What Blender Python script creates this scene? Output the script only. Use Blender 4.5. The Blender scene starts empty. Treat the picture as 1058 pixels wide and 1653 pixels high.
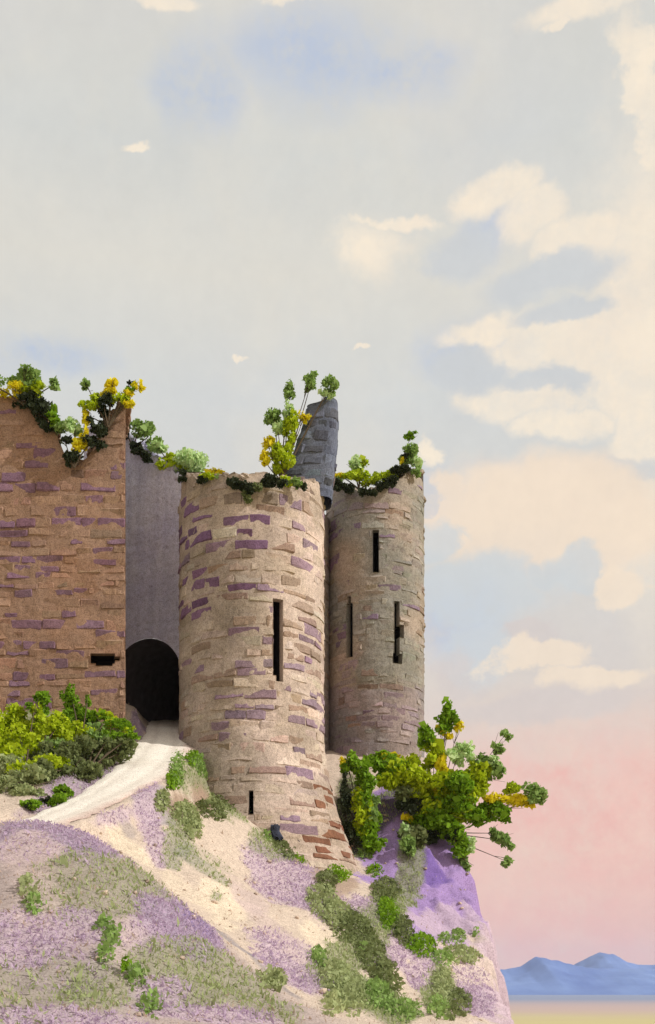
import bpy, bmesh, math, random
import numpy as np
from mathutils import Vector, noise as mnoise

rng = np.random.default_rng(11)
random.seed(5)
S = bpy.context.scene
COL = S.collection
F_PX, U0, V0, CZ = 1700.0, 529.0, 1600.0, 16.0     # eye 16 m above the plain
R = math.radians

def P(u, v, Y):
    """survey bearing (u, v) at distance Y -> world point"""
    return np.array([(u - U0) / F_PX * Y, Y, CZ + (V0 - v) / F_PX * Y])

def proj(p):
    return U0 + p[0] / p[1] * F_PX, V0 - (p[2] - CZ) / p[1] * F_PX

def lin(c, k=1.0):
    o = []
    for x in c[:3]:
        x /= 255.0
        o.append((x / 12.92 if x <= 0.04045 else ((x + 0.055) / 1.055) ** 2.4) / k)
    return np.array(o)

# ------------------------------------------------------------------ materials
def new_mat(name):
    m = bpy.data.materials.new(name); m.use_nodes = True
    nt = m.node_tree
    b = nt.nodes['Principled BSDF']
    b.inputs['Roughness'].default_value = 0.95
    b.inputs['Specular IOR Level'].default_value = 0.15
    return m, nt, b

def N(nt, t, **kw):
    n = nt.nodes.new(t)
    for k, v in kw.items():
        setattr(n, k, v)
    return n

def noise_node(nt, scale, detail=6, rough=0.6, src='Object', stretch=None):
    tc = N(nt, 'ShaderNodeTexCoord')
    out = tc.outputs[src]
    if stretch:
        mp = N(nt, 'ShaderNodeMapping'); mp.inputs['Scale'].default_value = stretch
        nt.links.new(out, mp.inputs['Vector']); out = mp.outputs[0]
    n = N(nt, 'ShaderNodeTexNoise')
    n.inputs['Scale'].default_value = scale; n.inputs['Detail'].default_value = detail
    n.inputs['Roughness'].default_value = rough
    nt.links.new(out, n.inputs['Vector'])
    return n

def mixc(nt, mode, fac, a, b):
    m = N(nt, 'ShaderNodeMix', data_type='RGBA', blend_type=mode)
    for sock, v in ((m.inputs[0], fac), (m.inputs[6], a), (m.inputs[7], b)):
        if isinstance(v, (int, float)): sock.default_value = v
        elif isinstance(v, (tuple, list, np.ndarray)): sock.default_value = (*[float(q) for q in v][:3], 1)
        else: nt.links.new(v, sock)
    return m.outputs[2]

def ramp(nt, src, stops, interp='LINEAR'):
    r = N(nt, 'ShaderNodeValToRGB'); r.color_ramp.interpolation = interp
    e = r.color_ramp.elements
    while len(e) < len(stops): e.new(0.5)
    for q, (p, c) in zip(e, stops):
        q.position = p; q.color = (*[float(x) for x in c], 1)
    nt.links.new(src, r.inputs[0])
    return r.outputs[0]

def bump(nt, b, h, strength, dist):
    bp = N(nt, 'ShaderNodeBump'); bp.inputs['Strength'].default_value = strength
    bp.inputs['Distance'].default_value = dist
    nt.links.new(h, bp.inputs['Height']); nt.links.new(bp.outputs[0], b.inputs['Normal'])

def stone_mat(name, lo=0.72, hi=1.22, stain=(0.62, 0.62, 0.52), vert=None, stain_amt=0.5):
    m, nt, b = new_mat(name)
    at = N(nt, 'ShaderNodeAttribute', attribute_name='Col')
    n1 = noise_node(nt, 5.5, 8, 0.7)
    g1 = ramp(nt, n1.outputs[0], [(0.3, (lo,) * 3), (0.7, (hi,) * 3)])
    c = mixc(nt, 'MULTIPLY', 1.0, at.outputs[0], g1)
    n2 = noise_node(nt, 0.55, 5, 0.62)
    g2 = ramp(nt, n2.outputs[0], [(0.42, (0, 0, 0)), (0.62, (1, 1, 1))])
    s = mixc(nt, 'MULTIPLY', 1.0, c, stain)
    mm = N(nt, 'ShaderNodeMath', operation='MULTIPLY'); mm.inputs[1].default_value = stain_amt
    nt.links.new(g2, mm.inputs[0])
    c = mixc(nt, 'MIX', mm.outputs[0], c, s)
    n3 = noise_node(nt, 22, 4, 0.7)
    g3 = ramp(nt, n3.outputs[0], [(0.36, (0.52, 0.48, 0.47)), (0.52, (1.05, 1.05, 1.05))])
    c = mixc(nt, 'MULTIPLY', 0.75, c, g3)
    if vert:
        n4 = noise_node(nt, 1.0, 5, 0.65, stretch=(2.6, 2.6, 0.16))
        g4 = ramp(nt, n4.outputs[0], [(0.38, vert), (0.6, (1.03, 1.02, 1.02))])
        c = mixc(nt, 'MULTIPLY', 1.0, c, g4)
    nt.links.new(c, b.inputs['Base Color'])
    bump(nt, b, n1.outputs[0], 0.5, 0.06)
    return m

def leaf_mat(name, cols, trans=0.4, k=1.35):
    cols = [tuple(min(0.85, q * k) for q in c_) for c_ in cols]
    m, nt, b = new_mat(name)
    g = N(nt, 'ShaderNodeNewGeometry')
    c = ramp(nt, g.outputs['Random Per Island'], [(i / max(1, len(cols) - 1), q) for i, q in enumerate(cols)])
    nt.links.new(c, b.inputs['Base Color'])
    b.inputs['Roughness'].default_value = 0.6
    t = N(nt, 'ShaderNodeBsdfTranslucent'); nt.links.new(c, t.inputs[0])
    mx = N(nt, 'ShaderNodeMixShader'); mx.inputs[0].default_value = trans
    nt.links.new(b.outputs[0], mx.inputs[1]); nt.links.new(t.outputs[0], mx.inputs[2])
    nt.links.new(mx.outputs[0], nt.nodes['Material Output'].inputs[0])
    return m

M = {}
M['masonry'] = stone_mat('sandstone_masonry')
M['brown'] = stone_mat('brown_sandstone', stain=(0.8, 0.72, 0.66), stain_amt=0.6)
M['slate'] = stone_mat('slate_rubble', stain=(0.7, 0.75, 0.9))
M['render'] = stone_mat('grey_lime_render', 0.82, 1.15, stain=(0.8, 0.78, 0.95), vert=(0.9, 0.89, 0.92))
M['coping'] = stone_mat('blackened_stone', stain=(0.7, 0.9, 0.6))
M['ground'] = stone_mat('hill_soil', 0.82, 1.15, stain=(0.86, 0.86, 0.86), stain_amt=0.5)
M['road'] = stone_mat('chalk_road', 0.93, 1.06, stain=(0.93, 0.9, 0.88), stain_amt=0.5)

def flat_mat(name, c, var=0.25, scale=6):
    m, nt, b = new_mat(name)
    n = noise_node(nt, scale, 6, 0.65)
    c = np.array(c)
    nt.links.new(ramp(nt, n.outputs[0], [(0.3, c * (1 - var)), (0.7, c * (1 + var))]), b.inputs['Base Color'])
    bump(nt, b, n.outputs[0], 0.4, 0.05)
    return m
M['void'] = flat_mat('deep_shade', (0.016, 0.014, 0.016))  # near-black: darkness of slits and gateway put into the colour
M['passage'] = flat_mat('passage_stone', (0.075, 0.068, 0.075), 0.3, 3)
M['bark'] = flat_mat('bark', (0.10, 0.075, 0.05), 0.3, 20)
def shades(c, k=1.0, sp=0.22):
    c = np.array(lin(c, 1.0)) * k
    return [tuple(np.minimum(c * q, 0.9)) for q in (1 - sp, 1.0, 1 + sp, 1 - sp * 0.5)]
LEAF = {
    'g': leaf_mat('green_leaf', shades((126, 152, 84), 1.3), 0.4, 1), 'd': leaf_mat('dark_leaf', shades((52, 60, 40), 1.1), 0.25, 1),
    'o': leaf_mat('olive_leaf', shades((152, 168, 30), 1.45), 0.4, 1), 's': leaf_mat('sage_leaf', shades((168, 192, 136), 1.45), 0.4, 1),
    'y': leaf_mat('yellow_leaf', shades((236, 218, 44), 1.05, .1), 0.4, 1), 'f': leaf_mat('forest_leaf', shades((102, 134, 30), 1.5, .26), 0.4, 1),
    'm': leaf_mat('grey_green_leaf', shades((112, 122, 78), 1.2), 0.4, 1), 't': leaf_mat('turf_leaf', shades((156, 166, 118), 1.2, .16), 0.4, 1),
    'h': leaf_mat('heather_floret', shades((188, 168, 190), 1.12, .10), 0.4, 1), 'b': leaf_mat('straw_blade', shades((198, 178, 162), 1.0, .10), 0.4, 1),
}
LEAFNAME = {'g': 'green_leaves', 'd': 'dark_leaves', 'o': 'olive_leaves', 's': 'sage_leaves', 'y': 'yellow_leaves',
            'f': 'forest_leaves', 'm': 'grey_green_leaves', 't': 'turf_leaves', 'h': 'heather_florets', 'b': 'straw_blades'}

# ------------------------------------------------------------------ object helpers
def tag(o, label=None, cat=None, group=None, kind=None):
    for k, v in (('label', label), ('category', cat), ('group', group), ('kind', kind)):
        if v: o[k] = v
    return o

def mesh_obj(name, verts, faces, mat, parent=None, cols=None, smooth=True):
    me = bpy.data.meshes.new(name)
    me.from_pydata([tuple(map(float, v)) for v in verts], [], [tuple(map(int, f)) for f in faces])
    if cols is not None:
        a = me.color_attributes.new('Col', 'FLOAT_COLOR', 'POINT')
        arr = np.ones((len(verts), 4), dtype=np.float32); arr[:, :3] = np.asarray(cols)[:, :3]
        a.data.foreach_set('color', arr.ravel())
    me.materials.append(mat)
    me.polygons.foreach_set('use_smooth', [smooth] * len(me.polygons))
    me.update()
    o = bpy.data.objects.new(name, me); COL.objects.link(o)
    if parent:
        o.parent = parent
        o.location = -Vector(parent.location) if parent.location.length else (0, 0, 0)
    return o

def empty(name, loc, label, cat, group=None):
    o = bpy.data.objects.new(name, None); COL.objects.link(o)
    o.location = tuple(map(float, loc)); o.empty_display_size = 0.3
    return tag(o, label, cat, group)

class MB:
    def __init__(s): s.v, s.f, s.c = [], [], []
    def add(s, verts, faces, col):
        k = len(s.v)
        s.v.extend(verts); s.f.extend([tuple(k + i for i in f) for f in faces])
        s.c.extend([col] * len(verts))
    def build(s, name, mat, parent=None, smooth=True):
        return mesh_obj(name, s.v, s.f, mat, parent, s.c, smooth)

def fbm(x, y, z, octv=4):
    return mnoise.fractal(Vector((x, y, z)), 1.0, 2.0, octv)

# rounded rubble stone template
_bm = bmesh.new(); bmesh.ops.create_cube(_bm, size=2.0)
bmesh.ops.subdivide_edges(_bm, edges=_bm.edges[:], cuts=2, use_grid_fill=True)
ROCK_V = np.array([v.co[:] for v in _bm.verts]); _bm.verts.index_update()
ROCK_F = [tuple(v.index for v in f.verts) for f in _bm.faces]; _bm.free()
_n = ROCK_V / np.linalg.norm(ROCK_V, axis=1)[:, None]
ROCK_V = ROCK_V * 0.5 + _n * 0.62

def rock(mb, p, size, col, jit=0.12, rz=None, tilt=0.25):
    v = ROCK_V * (1 + rng.normal(0, jit, (len(ROCK_V), 1))) * (np.array(size) * 0.5)
    a = rng.uniform(0, 6.28) if rz is None else rz
    t1, t2 = rng.normal(0, tilt, 2)
    ca, sa = math.cos(a), math.sin(a)
    Rz = np.array([[ca, -sa, 0], [sa, ca, 0], [0, 0, 1]])
    Ry = np.array([[math.cos(t1), 0, math.sin(t1)], [0, 1, 0], [-math.sin(t1), 0, math.cos(t1)]])
    Rx = np.array([[1, 0, 0], [0, math.cos(t2), -math.sin(t2)], [0, math.sin(t2), math.cos(t2)]])
    v = v @ (Rz @ Rx @ Ry).T + np.array(p)
    mb.add(list(v), ROCK_F, col)

# ------------------------------------------------------------------ terrain
CP = [  # bearing u, v and distance of surveyed ground points
 (-250,1653,17),(0,1653,18),(200,1653,18.5),(400,1653,20),(600,1653,23),(720,1653,27),(800,1653,30),
 (-250,1500,22),(0,1500,22),(150,1500,22.5),(260,1520,23),(350,1580,23),(0,1400,26),(110,1405,26),(190,1430,25.5),
 (-250,1310,30),(0,1318,30),(80,1332,30),(150,1347,29.5),(230,1402,28.6),(300,1462,27.8),(370,1515,27),(430,1562,26.5),(490,1615,25.5),
 (120,1378,31.6),(230,1425,31),(310,1480,30),(400,1545,28.6),(480,1590,27.6),
 (-250,1300,34),(0,1348,31.6),(75,1324,33.5),(140,1296,35.5),(205,1262,38),(250,1224,41.5),(266,1194,45),(265,1177,48.2),(268,1166,53),(218,1146,47.0),(205,1142,46.4),(200,1135,49),
 (0,1292,36),(70,1268,37.5),(150,1236,40),(205,1186,44),(0,1225,40),(100,1150,44),(0,1150,44),(-250,1200,42),(-250,1140,48),
 (235,1320,35.5),(290,1330,36.5),(300,1400,33.5),(350,1300,40.3),(292,1228,44.5),(330,1275,43),(400,1325,42),(450,1365,41.8),(500,1398,42.2),
 (560,1408,43.8),(600,1392,46),(400,1480,31.5),(450,1440,37),(380,1400,37),(520,1520,33),(480,1540,30.5),(560,1600,27.5),(620,1560,32),(650,1480,38),(600,1425,42),
 (560,1300,48),(625,1310,47.2),(600,1250,50),(660,1230,51),(640,1325,47),(700,1305,48.5),(740,1385,47),(690,1420,45),(740,1470,43),(730,1540,38.5),(700,1600,33),(760,1590,35.5),
]
EXTRA = [(-40,0,-3),(-10,0,-1.9),(0,0,-1.7),(8,0,-1.9),(-10,9,-1.7),(0,9,-1.6),(6,9,-1.7),(-40,25,1),(-40,45,11),(-30,60,13.5),(-12,62,13.5),(0,62,12.8),(6,58,11.5),
         (-30,85,10),(0,85,8),(12,85,6),(-60,60,8),(-60,20,-4)]
cp = np.array([P(*q) for q in CP] + [(x, y, z + CZ) for x, y, z in EXTRA])

def tps_fit(xy, z, lam=0.02):
    n = len(xy); d = np.linalg.norm(xy[:, None] - xy[None], axis=2)
    K = np.where(d > 0, d ** 2 * np.log(d + 1e-9), 0) + lam * np.eye(n)
    Pm = np.hstack([np.ones((n, 1)), xy]); A = np.zeros((n + 3, n + 3))
    A[:n, :n] = K; A[:n, n:] = Pm; A[n:, :n] = Pm.T
    return np.linalg.solve(A, np.concatenate([z, np.zeros(3)]))
W = tps_fit(cp[:, :2] / 10, cp[:, 2])
def tps(x, y):
    q = np.stack([np.ravel(x), np.ravel(y)], 1) / 10.0
    d = np.linalg.norm(q[:, None] - (cp[None, :, :2] / 10), axis=2)
    K = np.where(d > 0, d ** 2 * np.log(d + 1e-9), 0)
    return (K @ W[:-3] + W[-3] + q @ W[-2:]).reshape(np.shape(x))

EDGE = np.array([(-30,7.5),(0,6.2),(12,5.0),(20,4.75),(27,5.05),(31,5.5),(34,5.66),(37,5.8),(39,5.9),(41,6.3),(42.5,6.5),(44,6.25),(46,6.15),(48,6.0),(51,5.7),(55,5.4),(60,5.2),(80,4),(120,0)])
def edge_x(y): return np.interp(y, EDGE[:, 0], EDGE[:, 1]) - 0.12 + 0.13 * np.sin(y * 1.9 + 0.6) + 0.20 * np.sin(y * 3.7) + 0.15 * np.sin(y * 8.3 + 1.0)

# road centre line
RP = np.array([P(*q) for q in [(272,1160,56),(268,1166,52),(265,1177,48.2),(266,1194,45),(250,1224,41.5),(205,1262,38),(140,1296,35.5),(75,1324,33.5),(0,1350,31.6),(-130,1385,29),(-400,1420,26)]])
def catmull(pts, n=22):
    out = []
    for i in range(len(pts) - 1):
        p0, p1, p2, p3 = pts[max(i-1,0)], pts[i], pts[i+1], pts[min(i+2,len(pts)-1)]
        for t in np.linspace(0, 1, n, endpoint=False):
            out.append(0.5*((2*p1)+(-p0+p2)*t+(2*p0-5*p1+4*p2-p3)*t*t+(-p0+3*p1-3*p2+p3)*t**3))
    return np.array(out + [pts[-1]])
ROAD = catmull(RP); ROAD_HW = 1.32

def axis(segs):
    a = []
    for lo, hi, st in segs: a.append(np.arange(lo, hi, st))
    return np.concatenate(a + [np.array([segs[-1][1]])])
GX = axis([(-120,-40,8),(-40,-20,1.0),(-20,12,0.14),(12,30,0.6),(30,70,8)])
GY = axis([(-40,-6,4),(-6,14,0.8),(14,56,0.14),(56,90,0.8),(90,150,6)])
XX, YY = np.meshgrid(GX, GY)
XE = edge_x(YY)
ZZ = np.concatenate([tps(np.minimum(XX[i:i+20], XE[i:i+20]), YY[i:i+20]) for i in range(0, len(GY), 20)])
ns = np.zeros_like(ZZ); ns2 = np.zeros_like(ZZ)
for i in range(len(GY)):
    for j in range(len(GX)):
        x, y = GX[j], GY[i]
        if -22 < x < 16 and 10 < y < 60:
            ns[i, j] = 0.16 * fbm(x * 0.45, y * 0.45, 1.3, 3) + 0.05 * fbm(x * 2.1, y * 2.1, 7.7, 3)
            if x > 0 and y > 38:
                q = mnoise.ridged_multi_fractal(Vector((x * 0.55, y * 0.55, 3.1)), 1.0, 2.0, 4, 1.0, 2.0)
                ns2[i, j] = ((q - 1.0) * 0.36 + 0.22 * fbm(x * 2.2, y * 2.2, 2.2, 4)) * min(1, max(0, (x - 1.8) / 2.0)) * min(1, max(0, (y - 39) / 4))
ZZ = ZZ + ns + ns2 * np.clip((XE + 0.6 - XX) / 1.0, 0.15, 1)
# right hand cliff
t = np.maximum(XX - XE, 0)
drop = 4.6 * t + 0.5 * np.sin(YY * 0.9) * np.minimum(t, 1) + 0.35 * np.sin(YY * 2.3 + XX * 1.7) * np.minimum(t, 1)
drop = drop + 0.42 * np.sin(drop * 1.7 + YY * 0.8) * np.clip(t * 3, 0, 1)
ZZ = ZZ - np.where(t > 0, drop, 0)
far = np.maximum(0, YY - 75) * 0.35 + np.maximum(0, -XX - 45) * 0.35 + np.maximum(0, -YY - 12) * 0.5
ZZ = np.maximum(ZZ - far, -2.0)
# cut the road bed into the bank
flat = np.stack([XX.ravel(), YY.ravel()], 1); near = np.where((flat[:, 0] < -2) & (flat[:, 0] > -22) & (flat[:, 1] > 22) & (flat[:, 1] < 58))[0]
d2 = np.linalg.norm(flat[near][:, None] - ROAD[None, :, :2], axis=2)
k = d2.argmin(1); dm = d2.min(1); rz = ROAD[k, 2]
hwv = np.where(flat[near][:, 1] > 46, ROAD_HW * 0.66 - 0.3, ROAD_HW); w = np.clip((hwv + 0.8 - dm) / 0.7, 0, 1); w = w * w * (3 - 2 * w)
zf = ZZ.ravel().copy(); zf[near] = zf[near] * (1 - w) + (rz - 0.07) * w
ZZ = zf.reshape(ZZ.shape)

def ground(x, y):
    x = np.clip(np.asarray(x, float), GX[0], GX[-1]-1e-6); y = np.clip(np.asarray(y, float), GY[0], GY[-1]-1e-6)
    j = np.clip(np.searchsorted(GX, x, 'right') - 1, 0, len(GX) - 2); i = np.clip(np.searchsorted(GY, y, 'right') - 1, 0, len(GY) - 2)
    a = (x - GX[j]) / (GX[j+1] - GX[j]); b = (y - GY[i]) / (GY[i+1] - GY[i])
    return (ZZ[i,j]*(1-a)+ZZ[i,j+1]*a)*(1-b)+(ZZ[i+1,j]*(1-a)+ZZ[i+1,j+1]*a)*b

_Y = np.arange(12, 75, 0.12)
def hit(u, v):
    """where the bearing meets the hill"""
    u = np.atleast_1d(np.asarray(u, float)); v = np.atleast_1d(np.asarray(v, float))
    X = (u[:, None] - U0) / F_PX * _Y; Z = CZ + (V0 - v[:, None]) / F_PX * _Y
    below = ground(X, np.broadcast_to(_Y, X.shape)) >= Z
    ok = below.any(1); i = below.argmax(1)
    Yh = np.where(ok, _Y[i], np.nan)
    x = (u - U0) / F_PX * Yh
    return np.stack([x, Yh, ground(np.nan_to_num(x), np.nan_to_num(Yh))], 1)

# soil colours: sandy hill with patches of heather soil, turf, rock and painted shade; ellipses laid on the ground
SOIL = {'sand': lin((228,204,180),1.16), 'pink': lin((220,192,184),1.12), 'cream': lin((250,232,206),1.35), 'mound': lin((194,172,164),1.15),
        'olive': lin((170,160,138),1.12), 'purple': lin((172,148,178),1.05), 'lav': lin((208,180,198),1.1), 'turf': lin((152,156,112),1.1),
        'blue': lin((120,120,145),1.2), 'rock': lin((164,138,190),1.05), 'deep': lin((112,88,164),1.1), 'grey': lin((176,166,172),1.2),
        'dark': lin((70,72,55),1.2), 'tan': lin((196,158,128),1.4), 'sage': lin((168,172,150),1.4)}
PATCH = [ # u, v, ru, rv, rot(deg), soil, alpha
 (100,1350,110,40,8,'purple',.75),(130,1380,60,22,10,'purple',.5),(60,1390,60,50,0,'pink',.7),(150,1430,110,60,10,'olive',.75),(120,1500,70,40,0,'lav',.6),
 (250,1450,90,50,35,'olive',.6),(290,1490,80,48,35,'purple',.9),(320,1495,42,24,35,'deep',.45),(230,1520,50,30,0,'lav',.5),(190,1540,30,70,8,'pink',.5),
 (110,1570,90,50,0,'purple',.35),(60,1600,110,60,0,'olive',.6),(40,1520,60,50,0,'lav',.7),(160,1600,60,40,0,'turf',.5),(320,1580,120,55,15,'turf',.6),(420,1620,90,40,25,'olive',.6),(260,1600,50,30,0,'lav',.7),
 (330,1640,120,20,5,'lav',.7),(100,1645,160,20,0,'lav',.7),(60,1440,40,50,0,'pink',.5),(220,1410,60,30,30,'olive',.5),
 (250,1300,34,50,-20,'grey',.8),(275,1220,16,45,-10,'grey',.8),(200,1350,24,24,0,'blue',.35),(370,1520,60,14,38,'blue',.55),(440,1580,60,12,42,'blue',.45),  # grey: tower's shadow on the verge, blue: gully shade, both painted in
 (210,1370,60,14,38,'cream',.9),(360,1450,56,32,45,'cream',.95),(300,1440,50,14,38,'cream',.6),(290,1360,30,14,20,'sage',.6),(330,1385,48,16,25,'sage',.6),(275,1390,22,12,50,'sage',.6),
 (350,1450,14,10,30,'sage',.5),(380,1400,70,50,35,'sand',.7),(470,1420,80,45,38,'lav',.75),(520,1460,60,30,40,'lav',.6),(540,1525,60,26,28,'cream',.85),(600,1560,60,16,38,'cream',.6),
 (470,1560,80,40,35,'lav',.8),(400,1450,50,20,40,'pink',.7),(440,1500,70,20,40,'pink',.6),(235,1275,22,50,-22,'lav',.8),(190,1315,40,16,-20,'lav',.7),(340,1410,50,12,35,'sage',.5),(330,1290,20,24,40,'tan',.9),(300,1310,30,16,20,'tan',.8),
 (670,1480,24,60,40,'cream',.7),(600,1470,36,24,30,'lav',.9),(640,1530,30,60,38,'lav',.8),(690,1580,40,40,40,'lav',.7),
 (690,1400,120,110,0,'rock',1.0),(700,1480,90,60,10,'rock',.9),(690,1400,46,30,60,'deep',.75),(625,1310,60,50,-40,'rock',1),(720,1500,60,30,10,'lav',.7),
 (760,1600,40,60,-10,'lav',.9),(660,1290,80,30,0,'dark',.7),(562,1310,20,80,0,'dark',.9),(650,1450,24,80,38,'turf',.8),  # dark strip by the tower: crevice shade painted into the ground
 (590,1520,40,110,38,'turf',.75),(600,1610,80,40,20,'turf',.8),(710,1610,30,60,0,'turf',.8),(100,1200,130,70,0,'turf',.8),(130,1262,90,24,-22,'purple',.7),(222,1165,24,20,30,'purple',.9),
 (330,1250,50,26,25,'turf',.8),(370,1300,36,34,30,'turf',.7),(300,1330,24,28,30,'turf',.6),(440,1365,40,24,30,'turf',.6),(480,1385,26,18,20,'dark',.6),
 (540,1420,40,24,20,'tan',.7),(760,1570,50,30,0,'cream',.5)]
for k_ in SOIL: SOIL[k_] = SOIL[k_] * 0.92 * 0.75 + SOIL[k_].mean() * 0.92 * 0.25 if k_ not in ('cream','deep','rock') else SOIL[k_]
gc = np.tile(SOIL['sand'], (XX.size, 1)); gxy = np.stack([XX.ravel(), YY.ravel()], 1)
# left mound is a heathy soil with its shaded tone put into the colour, everything off to the right is rock, beyond the castle plain turf
mx = np.clip(((-gxy[:,0] + np.interp(gxy[:,1],[18,26,29,31],[3,-1.4,-4.5,-8])) + 0.2) / 1.2, 0, 1) * (gxy[:,1] < 31.5)
gc = gc * (1 - mx[:, None]) + SOIL['mound'] * mx[:, None]
rk = np.clip((gxy[:, 0] - edge_x(gxy[:, 1]) + 0.9) / 0.9, 0, 1)
gc = gc * (1 - rk[:, None]) + SOIL['lav'] * rk[:, None]
bh = np.clip((gxy[:, 1] - 52) / 4, 0, 1) + np.clip((-gxy[:, 0] - 17) / 4, 0, 1); bh = np.clip(bh, 0, 1)
gc = gc * (1 - bh[:, None]) + SOIL['turf'] * bh[:, None]
fine = (np.abs(gxy[:, 0] + 4) < 17) & (gxy[:, 1] > 13) & (gxy[:, 1] < 57)
fi = np.where(fine)[0]
wn = np.array([[fbm(gxy[i,0]*0.9, gxy[i,1]*0.9, 4.2, 4), fbm(gxy[i,0]*3.0, gxy[i,1]*3.0, 9.1, 3)] for i in fi])
turf_w = np.zeros(len(gxy)); heath_w = np.zeros(len(gxy))
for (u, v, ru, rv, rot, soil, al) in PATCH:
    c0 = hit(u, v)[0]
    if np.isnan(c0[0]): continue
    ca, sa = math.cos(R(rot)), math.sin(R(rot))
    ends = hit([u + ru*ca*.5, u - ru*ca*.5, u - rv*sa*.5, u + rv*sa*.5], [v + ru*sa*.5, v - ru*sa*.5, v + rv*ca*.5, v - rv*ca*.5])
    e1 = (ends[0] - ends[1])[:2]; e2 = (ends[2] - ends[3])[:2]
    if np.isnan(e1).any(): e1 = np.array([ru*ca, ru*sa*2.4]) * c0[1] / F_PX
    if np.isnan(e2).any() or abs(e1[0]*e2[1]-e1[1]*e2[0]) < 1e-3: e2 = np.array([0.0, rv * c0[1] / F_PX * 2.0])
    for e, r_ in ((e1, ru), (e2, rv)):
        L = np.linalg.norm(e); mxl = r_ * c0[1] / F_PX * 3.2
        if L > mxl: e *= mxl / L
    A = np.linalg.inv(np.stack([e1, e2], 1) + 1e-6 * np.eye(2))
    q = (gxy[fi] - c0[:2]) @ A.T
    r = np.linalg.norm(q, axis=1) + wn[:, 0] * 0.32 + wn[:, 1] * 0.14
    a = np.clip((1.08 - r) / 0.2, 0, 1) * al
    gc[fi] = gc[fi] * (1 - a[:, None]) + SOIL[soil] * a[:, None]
    turf_w[fi] *= (1 - a); heath_w[fi] *= (1 - a)
    if soil in ('turf', 'olive', 'dark', 'sage'): turf_w[fi] += a * (1 if soil != 'olive' else .55)
    if soil in ('rock', 'deep') and u > 600: heath_w[fi] *= (1 - a)
    if (soil in ('purple', 'lav') or (soil == 'deep' and u < 600)) and not (u > 650 and v < 1560): heath_w[fi] += a
nx, ny = len(GX), len(GY)
faces = [(i*nx+j, i*nx+j+1, (i+1)*nx+j+1, (i+1)*nx+j) for i in range(ny-1) for j in range(nx-1)]
hill = mesh_obj('hill', np.stack([XX.ravel(), YY.ravel(), ZZ.ravel()], 1), faces, M['ground'], None, gc)
tag(hill, 'sandy castle hill with heather, turf and a purple rock face', 'hill', None, 'structure')

# road
mb = MB(); prof = np.linspace(-1, 1, 11)
tang = np.gradient(ROAD[:, :2], axis=0); tang /= np.linalg.norm(tang, axis=1)[:, None]
rv_, rf_, rc_ = [], [], []
chalk = np.array((0.90, 0.85, 0.76)); rutc = lin((206,190,176), 1.25); pinkc = lin((222,196,184), 1.25)
for i, p in enumerate(ROAD):
    nrm = np.array([-tang[i, 1], tang[i, 0]])
    if nrm[0] > 0: nrm = -nrm                      # towards the left bank
    for s in prof:
        hw = ROAD_HW * (0.66 if p[1] > 46.5 else 1.0 - 0.34 * max(0, (p[1] - 43) / 3.5)) * (1 + 0.22 * fbm(p[0]*1.3 + s*3, p[1]*1.3, 2, 4))
        xy = p[:2] + nrm * s * hw
        rut = math.exp(-((abs(s) - 0.42) / 0.10) ** 2)
        edge = 0.09 if abs(s) > 0.95 else 0
        rv_.append((xy[0], xy[1], p[2] + 0.03 - 0.022 * rut - edge + 0.035 * fbm(xy[0]*1.6, xy[1]*1.6, 5, 4)))
        c = chalk * (1 - 0.28 * rut) + rutc * 0.28 * rut
        kk = max(0, -s - 0.55) / 0.45
        rc_.append(c * (1 - kk) + pinkc * kk)
n = len(prof)
rf_ = [(i*n+j, i*n+j+1, (i+1)*n+j+1, (i+1)*n+j) for i in range(len(ROAD)-1) for j in range(n-1)]
road = mesh_obj('road', rv_, rf_, M['road'], None, rc_)
tag(road, 'pale chalk cart road with wheel ruts curving down from the gate', 'road', None, 'structure')

# ------------------------------------------------------------------ masonry
PURPLE = lin((124, 96, 132), 1.05); BROWN = lin((146, 119, 102), 1.1); PALE = lin((222, 206, 186), 1.3)

def in_marks(u, v, hw, hh, marks):
    for (mu, mv, mw, mh, key) in marks:
        if abs(u - mu) < mw * 0.52 and abs(v - mv) < mh * 0.55: return key
    return None

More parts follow.
